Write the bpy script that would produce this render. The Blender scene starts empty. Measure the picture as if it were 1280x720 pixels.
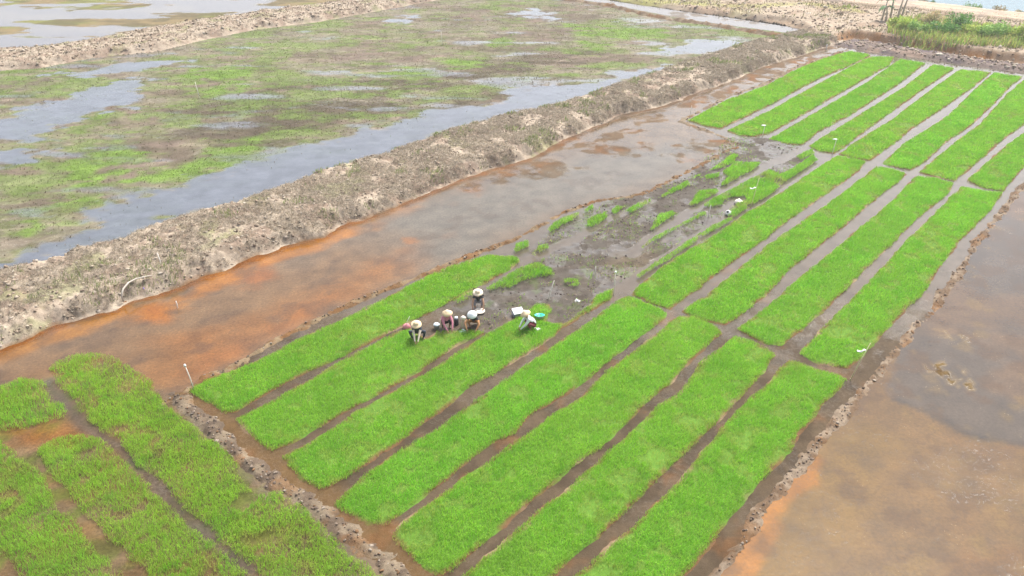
import bpy, bmesh, math, random
import numpy as np
from mathutils import Vector, Matrix

random.seed(4)
RNG = np.random.default_rng(11)
scene = bpy.context.scene
COL = scene.collection

# ------------------------------------------------------------------ camera model
CAM_H, FPX, PITCH = 22.0, 1014.0, math.radians(29.0)
cp, sp = math.cos(PITCH), math.sin(PITCH)

def G(x, y, z=0.0):
    """photo pixel (1280x720) -> world point on the plane of height z"""
    a = (x - 640) / FPX; b = (y - 360) / FPX
    dx, dy, dz = a, cp - b * sp, -sp - b * cp
    t = (CAM_H - z) / -dz
    return (dx * t, dy * t)

def GP(pts, z=0.0):
    return np.array([G(x, y, z) for x, y in pts])

# ------------------------------------------------------------------ numpy noise
def _hash(ix, iy, seed):
    h = (ix.astype(np.int64) * 374761393 + iy.astype(np.int64) * 668265263 + seed * 974634541) & 0xFFFFFFFF
    h = ((h ^ (h >> 13)) * 1274126177) & 0xFFFFFFFF
    h = (h ^ (h >> 16)) & 0xFFFFFFFF
    return h.astype(np.float64) / 4294967295.0

def vnoise(x, y, seed=0):
    ix = np.floor(x); iy = np.floor(y)
    fx = x - ix; fy = y - iy
    fx = fx * fx * (3 - 2 * fx); fy = fy * fy * (3 - 2 * fy)
    ix = ix.astype(np.int64); iy = iy.astype(np.int64)
    a = _hash(ix, iy, seed); b = _hash(ix + 1, iy, seed)
    c = _hash(ix, iy + 1, seed); d = _hash(ix + 1, iy + 1, seed)
    return (a * (1 - fx) + b * fx) * (1 - fy) + (c * (1 - fx) + d * fx) * fy

def fbm(x, y, scale=1.0, octs=4, seed=0):
    x = x / scale; y = y / scale
    s = 0; amp = 0.5; tot = 0
    for k in range(octs):
        s = s + amp * vnoise(x * 2 ** k + 17.3 * k, y * 2 ** k - 9.1 * k, seed + k)
        tot += amp; amp *= 0.55
    return s / tot

def worley(x, y, scale=1.0, seed=0):
    x = x / scale; y = y / scale
    ix = np.floor(x).astype(np.int64); iy = np.floor(y).astype(np.int64)
    best = np.full(x.shape, 9.0)
    for ox in (-1, 0, 1):
        for oy in (-1, 0, 1):
            cx = ix + ox; cy = iy + oy
            px = cx + _hash(cx, cy, seed); py = cy + _hash(cx, cy, seed + 7)
            best = np.minimum(best, np.hypot(px - x, py - y))
    return best

def sstep(a, b, x):
    t = np.clip((x - a) / (b - a), 0, 1)
    return t * t * (3 - 2 * t)

def seg_dist(X, Y, pts, closed):
    pts = np.asarray(pts); n = len(pts)
    d = np.full(X.shape, 1e9)
    for i in range(n if closed else n - 1):
        ax, ay = pts[i]; bx, by = pts[(i + 1) % n]
        vx, vy = bx - ax, by - ay
        L = vx * vx + vy * vy + 1e-12
        t = np.clip(((X - ax) * vx + (Y - ay) * vy) / L, 0, 1)
        d = np.minimum(d, np.hypot(X - ax - t * vx, Y - ay - t * vy))
    return d

def inside(X, Y, pts):
    pts = np.asarray(pts); n = len(pts)
    r = np.zeros(X.shape, bool)
    for i in range(n):
        ax, ay = pts[i]; bx, by = pts[(i + 1) % n]
        if ay == by: continue
        c = ((ay > Y) != (by > Y)) & (X < (bx - ax) * (Y - ay) / (by - ay) + ax)
        r ^= c
    return r

def sd(X, Y, pts):
    """signed distance, positive inside"""
    d = seg_dist(X, Y, pts, True)
    return np.where(inside(X, Y, pts), d, -d)

def lin(c):
    c = np.asarray(c, float) / 255.0
    return np.where(c <= 0.04045, c / 12.92, ((c + 0.055) / 1.055) ** 2.4)

HAZE = 0.0006
KA = 0.40
def A(r, g, b, k=1.0):
    """real-world albedo of a surface that photographs as this sRGB value in this overcast light"""
    return lin((r, g, b)) * KA * k

def tone(c, k, sat=1.0):
    l = c @ np.array([0.21, 0.72, 0.07])
    return np.clip((l[:, None] + (c - l[:, None]) * sat) * k, 0.004, 0.85)

# ------------------------------------------------------------------ object helpers
def tag(o, label=None, cat=None, group=None, kind=None):
    if label: o['label'] = label
    if cat: o['category'] = cat
    if group: o['group'] = group
    if kind: o['kind'] = kind
    return o

def empty(name, loc=(0, 0, 0), rz=0.0):
    o = bpy.data.objects.new(name, None)
    COL.objects.link(o)
    o.location = loc; o.rotation_euler = (0, 0, rz)
    o.empty_display_size = 0.2
    return o

def link(name, me, mat, parent=None, smooth=True):
    o = bpy.data.objects.new(name, me)
    COL.objects.link(o)
    if mat is not None and len(me.materials) == 0:
        me.materials.append(mat)
    if parent is not None: o.parent = parent
    if smooth:
        me.polygons.foreach_set('use_smooth', np.ones(len(me.polygons), bool))
    return o

def np_mesh(name, V, F, col=None, wet=None):
    """V (n,3), F (m,k) all faces of the same size"""
    me = bpy.data.meshes.new(name)
    V = np.asarray(V, np.float32); F = np.asarray(F, np.int32)
    m, k = F.shape
    me.vertices.add(len(V)); me.vertices.foreach_set('co', V.ravel())
    me.loops.add(m * k); me.loops.foreach_set('vertex_index', F.ravel())
    me.polygons.add(m)
    me.polygons.foreach_set('loop_start', np.arange(0, m * k, k, dtype=np.int32))
    me.polygons.foreach_set('loop_total', np.full(m, k, np.int32))
    if col is not None:
        a = me.attributes.new('col', 'FLOAT_COLOR', 'POINT')
        c = np.ones((len(V), 4), np.float32); c[:, :3] = col
        a.data.foreach_set('color', c.ravel())
    if wet is not None:
        a = me.attributes.new('wet', 'FLOAT', 'POINT')
        a.data.foreach_set('value', np.asarray(wet, np.float32))
    me.update(calc_edges=True)
    return me

# ------------------------------------------------------------------ materials
def new_mat(name):
    m = bpy.data.materials.new(name); m.use_nodes = True
    nt = m.node_tree; nt.nodes.clear()
    out = nt.nodes.new('ShaderNodeOutputMaterial')
    b = nt.nodes.new('ShaderNodeBsdfPrincipled')
    nt.links.new(b.outputs[0], out.inputs[0])
    return m, nt, b, out

def node(nt, t, **kw):
    n = nt.nodes.new(t)
    for k, v in kw.items():
        if k.startswith('i_'): n.inputs[k[2:].replace('_', ' ')].default_value = v
        else: setattr(n, k, v)
    return n

def mathn(nt, op, a, b=None, c=None):
    n = nt.nodes.new('ShaderNodeMath'); n.operation = op
    for i, v in enumerate((a, b, c)):
        if v is None: continue
        if isinstance(v, (int, float)): n.inputs[i].default_value = v
        else: nt.links.new(v, n.inputs[i])
    return n.outputs[0]

def ground_material(name, fine=6.0, contrast=0.7, bump=0.06, ripple=0.004, speck=0.0, wetgrain=0.5, broad=0.6):
    """earth whose tint comes from the mesh, grain from noise, and a smooth film of water where it is wet"""
    m, nt, b, out = new_mat(name)
    L = nt.links.new
    tc = node(nt, 'ShaderNodeTexCoord'); co = tc.outputs['Object']
    col = node(nt, 'ShaderNodeAttribute', attribute_name='col')
    wet = node(nt, 'ShaderNodeAttribute', attribute_name='wet')
    n1 = node(nt, 'ShaderNodeTexNoise'); L(co, n1.inputs['Vector'])
    n1.inputs['Scale'].default_value = fine; n1.inputs['Detail'].default_value = 9; n1.inputs['Roughness'].default_value = 0.78
    n2 = node(nt, 'ShaderNodeTexNoise'); L(co, n2.inputs['Vector'])
    n2.inputs['Scale'].default_value = 0.9; n2.inputs['Detail'].default_value = 5
    # wetness with ragged margins
    w = mathn(nt, 'ADD', wet.outputs['Fac'], mathn(nt, 'MULTIPLY', mathn(nt, 'SUBTRACT', n1.outputs['Fac'], 0.5), 0.9))
    mr = node(nt, 'ShaderNodeMapRange', interpolation_type='SMOOTHSTEP')
    L(w, mr.inputs['Value']); mr.inputs['From Min'].default_value = 0.38; mr.inputs['From Max'].default_value = 0.62
    W = mr.outputs['Result']; dry = mathn(nt, 'SUBTRACT', 1.0, W)
    # grain
    amp = mathn(nt, 'MULTIPLY_ADD', dry, contrast * (1 - wetgrain), contrast * wetgrain)
    g = mathn(nt, 'ADD', mathn(nt, 'SUBTRACT', n1.outputs['Fac'], 0.5), mathn(nt, 'MULTIPLY', mathn(nt, 'SUBTRACT', n2.outputs['Fac'], 0.5), broad))
    fac = mathn(nt, 'MULTIPLY_ADD', g, mathn(nt, 'MULTIPLY', amp, 2.0), 1.0)
    vm = node(nt, 'ShaderNodeVectorMath', operation='SCALE'); L(col.outputs['Color'], vm.inputs[0]); L(fac, vm.inputs['Scale'])
    base = vm.outputs[0]
    if speck > 0:      # floating bits of straw and leaf
        vo = node(nt, 'ShaderNodeTexVoronoi'); L(co, vo.inputs['Vector']); vo.inputs['Scale'].default_value = 7.0
        vo.inputs['Randomness'].default_value = 1.0
        s1 = mathn(nt, 'LESS_THAN', vo.outputs['Distance'], 0.16)
        s2 = mathn(nt, 'GREATER_THAN', n2.outputs['Fac'], 0.60)
        s = mathn(nt, 'MULTIPLY', mathn(nt, 'MULTIPLY', s1, s2), speck)
        mx = node(nt, 'ShaderNodeMix', data_type='RGBA'); L(s, mx.inputs['Factor']); L(base, mx.inputs['A'])
        mx.inputs['B'].default_value = (0.34, 0.25, 0.13, 1)
        base = mx.outputs['Result']
    L(base, b.inputs['Base Color'])
    L(mathn(nt, 'MULTIPLY_ADD', dry, 0.80, 0.07), b.inputs['Roughness'])
    b.inputs['IOR'].default_value = 1.34
    L(mathn(nt, 'MULTIPLY_ADD', W, 0.30, 0.20), b.inputs['Specular IOR Level'])
    n3 = node(nt, 'ShaderNodeTexNoise'); L(co, n3.inputs['Vector']); n3.inputs['Scale'].default_value = 2.2; n3.inputs['Detail'].default_value = 3
    h = mathn(nt, 'ADD', mathn(nt, 'MULTIPLY', mathn(nt, 'MULTIPLY', n1.outputs['Fac'], dry), bump),
              mathn(nt, 'MULTIPLY', mathn(nt, 'MULTIPLY', n3.outputs['Fac'], W), ripple))
    bp = node(nt, 'ShaderNodeBump'); bp.inputs['Strength'].default_value = 1.0; bp.inputs['Distance'].default_value = 1.0
    L(h, bp.inputs['Height']); L(bp.outputs[0], b.inputs['Normal'])
    return m

def leaf_material(name, trans=0.3, rough=0.5):
    m, nt, b, out = new_mat(name)
    L = nt.links.new
    col = node(nt, 'ShaderNodeAttribute', attribute_name='col')
    tc = node(nt, 'ShaderNodeTexCoord')
    n1 = node(nt, 'ShaderNodeTexNoise'); L(tc.outputs['Object'], n1.inputs['Vector']); n1.inputs['Scale'].default_value = 0.6
    fac = mathn(nt, 'MULTIPLY_ADD', mathn(nt, 'SUBTRACT', n1.outputs['Fac'], 0.5), 0.5, 1.0)
    vm = node(nt, 'ShaderNodeVectorMath', operation='SCALE'); L(col.outputs['Color'], vm.inputs[0]); L(fac, vm.inputs['Scale'])
    L(vm.outputs[0], b.inputs['Base Color'])
    b.inputs['Roughness'].default_value = rough
    b.inputs['Specular IOR Level'].default_value = 0.25
    if trans > 0:
        tr = node(nt, 'ShaderNodeBsdfTranslucent'); L(vm.outputs[0], tr.inputs['Color'])
        mx = node(nt, 'ShaderNodeMixShader'); mx.inputs[0].default_value = trans
        L(b.outputs[0], mx.inputs[1]); L(tr.outputs[0], mx.inputs[2]); L(mx.outputs[0], out.inputs[0])
    return m

def plain_material(name, rgb, rough=0.6, var=0.25, scale=14.0, bump=0.0, spec=0.4):
    m, nt, b, out = new_mat(name)
    L = nt.links.new
    tc = node(nt, 'ShaderNodeTexCoord')
    n1 = node(nt, 'ShaderNodeTexNoise'); L(tc.outputs['Object'], n1.inputs['Vector'])
    n1.inputs['Scale'].default_value = scale; n1.inputs['Detail'].default_value = 4
    cr = node(nt, 'ShaderNodeMix', data_type='RGBA')
    cr.inputs['A'].default_value = (*[c * (1 - var) for c in rgb], 1)
    cr.inputs['B'].default_value = (*[min(0.9, c * (1 + var)) for c in rgb], 1)
    L(n1.outputs['Fac'], cr.inputs['Factor']); L(cr.outputs['Result'], b.inputs['Base Color'])
    b.inputs['Roughness'].default_value = rough; b.inputs['Specular IOR Level'].default_value = spec
    if bump:
        bp = node(nt, 'ShaderNodeBump'); bp.inputs['Distance'].default_value = bump
        L(n1.outputs['Fac'], bp.inputs['Height']); L(bp.outputs[0], b.inputs['Normal'])
    return m

M_GROUND = ground_material('wet_earth', fine=5.0, contrast=0.55, bump=0.035, ripple=0.006)
M_POND = ground_material('silty_water', fine=7.0, contrast=1.3, bump=0.03, ripple=0.008, speck=0.3, wetgrain=0.75, broad=0.2)
M_WEEDY = ground_material('weedy_mud', fine=2.4, contrast=0.8, bump=0.05, ripple=0.012)
M_BANK = ground_material('dry_clod_earth', fine=7.0, contrast=0.55, bump=0.05)
M_LEAF = leaf_material('seedling_leaf', 0.5, 0.5)
M_WEED = leaf_material('weed_leaf', 0.5, 0.6)
M_STRAW = leaf_material('dry_straw', 0.45, 0.8)
M_SHRUB = leaf_material('shrub_leaf', 0.3, 0.5)

# ------------------------------------------------------------------ surface sheets
def sheet(name, mat, poly, res, zfun, cfun, grow=0.3, parent=None):
    """a gridded piece of terrain filling a world polygon"""
    poly = np.asarray(poly)
    x0, y0 = poly.min(0) - grow - res; x1, y1 = poly.max(0) + grow + res
    xs = np.arange(x0, x1 + res, res); ys = np.arange(y0, y1 + res, res)
    nx, ny = len(xs), len(ys)
    X, Y = np.meshgrid(xs, ys); X = X.ravel(); Y = Y.ravel()
    keep = inside(X, Y, poly)
    if grow > 0: keep |= seg_dist(X, Y, poly, True) < grow
    K = keep.reshape(ny, nx)
    cell = K[:-1, :-1] & K[1:, :-1] & K[:-1, 1:] & K[1:, 1:]
    iy, ix = np.nonzero(cell)
    a = iy * nx + ix
    F = np.stack([a, a + 1, a + nx + 1, a + nx], 1)
    used = np.zeros(nx * ny, bool); used[F.ravel()] = True
    remap = np.cumsum(used) - 1
    F = remap[F]; X = X[used]; Y = Y[used]
    Z = zfun(X, Y)
    c, w = cfun(X, Y, Z)
    me = np_mesh(name, np.stack([X, Y, Z], 1), F, c, w)
    return link(name, me, mat, parent)

def mixc(c, rgb, m):
    m = np.clip(m, 0, 1)[:, None]
    return c * (1 - m) + np.asarray(rgb)[None, :] * m

def area(X, Y, px, feather, amp=0.0, scale=1.5, seed=0):
    """soft mask of a pixel-traced patch lying on the ground"""
    s = sd(X, Y, GP(px))
    if amp: s = s + (fbm(X, Y, scale, 4, seed) - 0.5) * 2 * amp
    return sstep(-feather, feather, s)

def stroke(X, Y, px, w, feather, amp=0.0, scale=1.5, seed=0):
    d = w - seg_dist(X, Y, GP(px), False)
    if amp: d = d + (fbm(X, Y, scale, 4, seed) - 0.5) * 2 * amp
    return sstep(-feather, feather, d)

# ------------------------------------------------------------------ blades and clods
def blades(name, P, Z, h, w, col, mat, lean=0.35, parent=None, wind=(0.5, -0.3), lie=1.0):
    """a crowd of tapering, bent leaves: one mesh; P (n,2), Z, h, w arrays, col (n,3)"""
    n = len(P)
    if n == 0: return None
    ang = RNG.uniform(0, 2 * np.pi, n)
    la = RNG.uniform(0, 2 * np.pi, n); lm = RNG.uniform(0.1, 1.0, n) * lean
    lx = np.cos(la) * lm + wind[0] * lean * 0.6; ly = np.sin(la) * lm + wind[1] * lean * 0.6
    dx = np.cos(ang) * w / 2; dy = np.sin(ang) * w / 2
    V = np.zeros((n, 5, 3))
    V[:, 0] = np.stack([P[:, 0] - dx, P[:, 1] - dy, Z - 0.02], 1)
    V[:, 1] = np.stack([P[:, 0] + dx, P[:, 1] + dy, Z - 0.02], 1)
    mx = P[:, 0] + lx * h * 0.35; my = P[:, 1] + ly * h * 0.35; mz = Z + h * 0.62 * lie
    V[:, 2] = np.stack([mx + dx * 0.8, my + dy * 0.8, mz], 1)
    V[:, 3] = np.stack([mx - dx * 0.8, my - dy * 0.8, mz], 1)
    V[:, 4] = np.stack([P[:, 0] + lx * h, P[:, 1] + ly * h, Z + lie * h * np.sqrt(np.clip(1 - 0.5 * (lx ** 2 + ly ** 2), 0.2, 1))], 1)
    o = np.arange(n, dtype=np.int32)[:, None] * 5
    T = np.concatenate([o + np.array([[0, 1, 2]]), o + np.array([[0, 2, 3]]), o + np.array([[3, 2, 4]])], 1).reshape(-1, 3)
    C = np.repeat(col[:, None, :], 5, 1).reshape(-1, 3)
    me = np_mesh(name, V.reshape(-1, 3), T, C)
    return link(name, me, mat, parent, smooth=False)

_bm = bmesh.new(); bmesh.ops.create_icosphere(_bm, subdivisions=2, radius=1.0)
ICO_V = np.array([v.co[:] for v in _bm.verts]); ICO_F = np.array([[v.index for v in f.verts] for f in _bm.faces]); _bm.free()
_bm = bmesh.new(); bmesh.ops.create_icosphere(_bm, subdivisions=1, radius=1.0)
ICO1_V = np.array([v.co[:] for v in _bm.verts]); ICO1_F = np.array([[v.index for v in f.verts] for f in _bm.faces]); _bm.free()

def clods(name, P, Z, size, col, mat, parent=None, flat=0.65):
    n = len(P); V0 = ICO_V; F0 = ICO_F
    S = size[:, None] * RNG.uniform(0.6, 1.3, (n, 3)); S[:, 2] *= flat
    V = V0[None] * (1 + RNG.uniform(-0.28, 0.28, (n, len(V0), 1))) * S[:, None, :]
    a = RNG.uniform(0, 6.28, n); t = RNG.uniform(-0.6, 0.6, n)
    ca, sa, ct, st = np.cos(a), np.sin(a), np.cos(t), np.sin(t)
    x, y, z = V[..., 0], V[..., 1], V[..., 2]
    y, z = y * ct[:, None] - z * st[:, None], y * st[:, None] + z * ct[:, None]
    x, y = x * ca[:, None] - y * sa[:, None], x * sa[:, None] + y * ca[:, None]
    V = np.stack([x + P[:, 0:1], y + P[:, 1:2], z + Z[:, None] + S[:, 2:3] * 0.25], -1)
    F = (F0[None] + (np.arange(n) * len(V0))[:, None, None]).reshape(-1, 3)
    C = np.repeat(col[:, None, :], len(V0), 1).reshape(-1, 3)
    W = np.zeros(len(C))
    me = np_mesh(name, V.reshape(-1, 3), F, C, W)
    return link(name, me, mat, parent, smooth=False)

def scatter(poly, density, grow=0.0):
    poly = np.asarray(poly)
    x0, y0 = poly.min(0) - grow; x1, y1 = poly.max(0) + grow
    n = int((x1 - x0) * (y1 - y0) * density)
    P = np.stack([RNG.uniform(x0, x1, n), RNG.uniform(y0, y1, n)], 1)
    k = inside(P[:, 0], P[:, 1], poly)
    if grow > 0: k |= seg_dist(P[:, 0], P[:, 1], poly, True) < grow
    return P[k]

def palette(n, cols, weights=None, var=0.2):
    cols = np.asarray(cols)
    i = RNG.choice(len(cols), n, p=weights)
    return np.clip(cols[i] * RNG.uniform(1 - var, 1 + var, (n, 1)), 0, 0.9)

# ------------------------------------------------------------------ traced lines of the place
BUND_LOW = [(-200, 480), (0, 437), (37, 422), (72, 407), (107, 395), (140, 387), (160, 377), (190, 369), (225, 359), (250, 346), (287, 335),
            (320, 321), (365, 305), (402, 295), (425, 282), (465, 270), (500, 255), (535, 242), (570, 226), (612, 212), (640, 204),
            (672, 192), (702, 177), (740, 160), (780, 143), (825, 133), (865, 119), (915, 100), (960, 82), (1000, 70), (1040, 57)]
BUND_UP = [(-200, 392), (0, 347), (75, 327), (140, 307), (175, 295), (225, 277), (265, 265), (320, 251), (355, 237), (405, 217), (460, 202),
           (520, 182), (552, 170), (640, 147), (677, 140), (740, 120), (810, 97), (840, 85), (890, 70), (935, 57), (960, 50), (1000, 42)]
R1 = [(200, 505), (222, 495), (243, 481), (300, 453), (335, 432), (365, 415), (402, 397), (435, 382), (470, 367), (495, 358), (535, 342), (570, 327),
      (602, 314), (640, 301), (672, 284), (707, 265), (735, 255), (747, 251), (790, 246), (810, 240), (840, 225), (880, 205), (920, 184)]
R1B = [(925, 181), (895, 168), (851, 152), (905, 123), (958, 104), (996, 84), (1060, 62)]
R2 = [(215, 492), (235, 515), (262, 535), (300, 571), (330, 590), (372, 620), (410, 650), (450, 680), (490, 712), (545, 765)]
R3 = [(830, 800), (895, 718), (932, 675), (957, 632), (987, 598), (1010, 572), (1030, 545), (1055, 515), (1080, 487), (1102, 460), (1120, 440), (1135, 420),
      (1147, 405), (1165, 390), (1180, 365), (1202, 335), (1220, 305), (1235, 285), (1252, 267), (1267, 245), (1280, 230), (1330, 185), (1440, 110)]

# ------------------------------------------------------------------ base ground and waters
def c_base(X, Y, Z):
    return mixc(np.tile(A(150, 135, 115), (len(X), 1)), A(120, 120, 80), fbm(X, Y, 20, 3, 3)), np.zeros(len(X))
g = sheet('ground', M_GROUND, [(-520, -60), (520, -60), (520, 640), (-520, 640)], 10.0, lambda X, Y: np.full(len(X), -0.9), c_base, 0)
tag(g, 'brown earth plain under the fields', kind='structure')

# --- orange pond + the lower left field share one flooded sheet
def c_left(X, Y, Z):
    n = len(X)
    big = fbm(X, Y, 6.0, 5, 21); f2 = fbm(X, Y, 1.6, 4, 22)
    c = np.tile(A(156, 136, 122), (n, 1)); w = 0.70 + 0.25 * sstep(0.4, 0.6, fbm(X, Y, 3.0, 4, 24)) * np.ones(n)
    c = mixc(c, A(165, 132, 105), area(X, Y, [(-300, 800), (-300, 440), (0, 445), (240, 370), (420, 310), (480, 330), (520, 345), (330, 430), (200, 500), (300, 800)], 2.0, 2.0, 4, 1) * 0.85)
    c = mixc(c, A(184, 126, 78), area(X, Y, [(195, 425), (290, 395), (420, 360), (470, 325), (520, 310), (525, 325), (470, 350), (380, 400), (230, 470), (200, 460)], 1.6, 1.8, 3, 2) * (0.55 + 0.6 * (f2 - 0.4)))
    c = mixc(c, A(190, 128, 84), area(X, Y, [(300, 430), (400, 380), (330, 430), (230, 478), (215, 470)], 1.2, 1.2, 1.5, 12) * 0.7)
    c = mixc(c, A(168, 126, 92), area(X, Y, [(0, 470), (210, 440), (230, 480), (200, 490), (150, 470), (60, 475), (0, 500)], 1.0, 1.0, 2, 3) * 0.6)
    # iron-orange slick along the foot of the big bank
    c = mixc(c, A(206, 146, 84), stroke(X, Y, [(-100, 465), (0, 448), (60, 425), (110, 408), (150, 390)], 0.6, 0.5, 0.5, 1.2, 4) * 0.8)
    c = mixc(c, A(222, 148, 72), stroke(X, Y, [(180, 392), (205, 385), (235, 370), (270, 350), (330, 328), (380, 310), (430, 290), (490, 272), (520, 258)], 0.65, 0.6, 1.0, 1.2, 5) * 0.7)
    c = mixc(c, A(216, 138, 66), stroke(X, Y, [(188, 398), (205, 400), (190, 385)], 0.4, 0.5, 0.4, 1.0, 5) * 0.9)
    c = mixc(c, A(205, 122, 60), area(X, Y, [(300, 345), (330, 330), (340, 345), (325, 360), (305, 358)], 0.6, 0.8, 1, 6) * 0.5)
    edge = -sd(X, Y, GP([*BUND_LOW, (1000, 0), (0, 0), (-200, 300)])) + (fbm(X, Y, 1.0, 4, 31) - 0.5) * 0.8
    em = sstep(0.9, 0.15, edge)
    c = mixc(c, A(170, 104, 48), em * sstep(95, 40, Y) * sstep(0.38, 0.62, fbm(X, Y, 2.2, 4, 32) + 0.12) * 0.8); w = w - em * 0.45
    # small orange rafts
    for q in ([(545, 295), (575, 285), (573, 298), (555, 300)], [(508, 298), (522, 296), (522, 303), (510, 304)], [(560, 256), (580, 252), (572, 260)]):
        c = mixc(c, A(196, 132, 80), area(X, Y, q, 0.25, 0.5, 0.8, 7) * 0.85)
    # glossy middle, the sky's reflection painted in as pale grey
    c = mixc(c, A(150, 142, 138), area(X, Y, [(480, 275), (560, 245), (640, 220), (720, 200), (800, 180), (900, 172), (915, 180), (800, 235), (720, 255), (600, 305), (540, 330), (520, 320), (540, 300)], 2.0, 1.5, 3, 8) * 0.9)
    # exposed dark mud along the foot of the bank further on
    mud = sstep(0.2, 1.0, 0.35 + 0.9 * (fbm(X, Y, 0.9, 5, 33) - 0.25)) * np.maximum.reduce([area(X, Y, [(610, 225), (640, 205), (700, 190), (716, 205), (716, 218), (690, 224), (650, 218)], 0.9, 2.2, 1.5, 9),
                             area(X, Y, [(560, 235), (600, 222), (640, 215), (640, 228), (590, 240)], 0.9, 2.2, 1.2, 9) * 0.8,
                             area(X, Y, [(690, 190), (760, 165), (850, 130), (1000, 66), (1040, 60), (1010, 84), (900, 122), (850, 140), (800, 160), (740, 185)], 0.9, 2.2, 1.5, 10),
                             area(X, Y, [(835, 192), (850, 178), (900, 172), (912, 178), (880, 195), (850, 200)], 0.9, 2.2, 1.2, 11) * 0.9,
                             area(X, Y, [(740, 190), (800, 178), (830, 180), (820, 188), (770, 196)], 0.9, 2.2, 1.2, 14) * 0.8])
    c = mixc(c, A(168, 140, 122), mud * 0.8); c = mixc(c, A(190, 138, 104), mud * sstep(0.5, 0.7, fbm(X, Y, 2.5, 3, 12)))
    w = w - mud * sstep(0.3, 0.6, f2 + 0.15) * 0.9
    # lower left: brown mud between the weedy beds
    ll = area(X, Y, [(-300, 800), (-300, 500), (0, 505), (60, 470), (130, 460), (205, 500), (330, 610), (520, 790)], 0.8, 0.8, 2, 13)
    c = mixc(c, A(166, 138, 108), ll * 0.85); c = mixc(c, A(156, 138, 122), ll * sstep(0.40, 0.6, f2) * 0.7); c = mixc(c, A(124, 150, 72), ll * sstep(0.46, 0.62, fbm(X, Y, 0.9, 4, 34)) * 0.6)
    c = mixc(c, A(178, 122, 82), area(X, Y, [(0, 530), (40, 535), (110, 530), (120, 545), (60, 560), (30, 560)], 0.6, 0.6, 1, 15) * 0.8)
    c = mixc(c, A(122, 112, 112), stroke(X, Y, [(60, 478), (75, 500), (110, 535), (150, 560), (190, 600), (240, 655), (310, 715)], 0.28, 0.2, 0.2, 0.8, 16) * 0.8)
    w = w - ll * (0.30 + 0.5 * f2)
    c = c * (0.62 + 0.76 * fbm(X, Y, 0.8, 6, 23))[:, None]
    c = mixc(c, A(118, 98, 86), sstep(0.58, 0.68, fbm(X, Y, 1.3, 5, 35)) * 0.4)
    return tone(c, 0.72, 1.2) * np.array([1.0, 1.0, 0.82]), w
poly_left = GP([(-330, 820), (-330, 500), *BUND_LOW, (1062, 60), (996, 85), (905, 124), (851, 152), (925, 181), *R1[::-1][1:], *R2[1:], (590, 820)])
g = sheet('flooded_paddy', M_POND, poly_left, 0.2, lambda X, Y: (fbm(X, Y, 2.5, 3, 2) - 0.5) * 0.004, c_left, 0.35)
tag(g, 'shallow orange brown flooded paddy', kind='structure')

# --- nursery floor: muddy water between the seedling beds
def harvested(X, Y):
    lanes = np.maximum.reduce([stroke(X, Y, [(540, 398), (595, 363), (640, 338), (668, 322), (727, 295), (765, 272), (815, 252)], 0.32, 0.15, 0.3, 1.2, 49),
                               stroke(X, Y, [(790, 318), (815, 297), (845, 277), (872, 260), (905, 240), (960, 207), (1010, 185)], 0.42, 0.15, 0.3, 1.2, 50),
                               stroke(X, Y, [(760, 374), (800, 346), (870, 300), (925, 266), (960, 243), (1040, 192)], 0.5, 0.15, 0.1, 1.2, 51)])
    return (1 - lanes) * area(X, Y, [(560, 372), (600, 358), (650, 325), (700, 280), (780, 245), (850, 225), (910, 172), (960, 172), (1015, 187), (1000, 215), (950, 225), (900, 262), (930, 275), (870, 310), (800, 352), (765, 372), (700, 405), (680, 385), (600, 415), (575, 400)], 0.5, 0.5, 1.2, 41)
def c_nurs(X, Y, Z):
    n = len(X); f2 = fbm(X, Y, 1.3, 4, 42); big = fbm(X, Y, 6, 4, 43)
    c = np.tile(A(150, 136, 128), (n, 1)); w = np.full(n, 0.86)
    near = sstep(56, 26, Y)
    c = mixc(c, A(134, 112, 92), near * 0.9); c = mixc(c, A(108, 90, 76), near * sstep(0.48, 0.62, fbm(X, Y, 0.9, 4, 54)) * 0.7)
    c = mixc(c, A(158, 122, 82), stroke(X, Y, [(225, 495), (270, 530), (320, 570), (380, 610), (420, 640), (470, 665), (520, 712)], 0.9, 0.5, 0.3, 1, 44) * 0.8)
    c = mixc(c, A(168, 118, 78), sstep(0.62, 0.75, fbm(X, Y, 1.6, 4, 45)) * near * 0.6)
    w = w + (1 - near) * 0.12
    hv = harvested(X, Y)
    c = mixc(c, A(138, 128, 124), hv * 0.95)
    c = mixc(c, A(152, 134, 116), hv * area(X, Y, [(750, 330), (790, 310), (830, 320), (800, 345), (765, 350)], 0.5, 0.6, 1, 46) * 0.8)
    c = mixc(c, A(120, 106, 100), hv * sstep(0.5, 0.62, fbm(X, Y, 0.5, 3, 47)) * 0.6)
    c = mixc(c, A(130, 146, 90), hv * sstep(0.62, 0.7, fbm(X, Y, 0.7, 4, 52)) * 0.6)
    w = w - hv * sstep(0.36, 0.56, f2) * 0.6
    w = w - (1 - hv) * (near * 0.42 + sstep(0.46, 0.70, f2) * 0.2 * near)
    c = c * (0.78 + 0.44 * fbm(X, Y, 0.6, 4, 48))[:, None]
    return tone(c, 0.76, 1.0) * np.array([1.0, 1.02, 0.9]), w
def z_nurs(X, Y):
    hv = harvested(X, Y)
    return 0.004 + (fbm(X, Y, 2.5, 3, 5) - 0.5) * 0.004 + hv * (np.abs(fbm(X, Y, 0.45, 3, 6) - 0.5) * 0.30 - 0.02 + sstep(0.55, 0.2, worley(X, Y, 0.5, 8)) * 0.05)
poly_nurs = GP([(590, 820), *R2[::-1][1:], *R1[1:], (925, 181), (851, 152), (905, 124), (996, 85), (1062, 60), (1100, 66), (1280, 92), (1440, 112), *R3[::-1][1:], (830, 820)])
g = sheet('nursery_mud', M_GROUND, poly_nurs, 0.16, z_nurs, c_nurs, 0.2)
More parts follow.
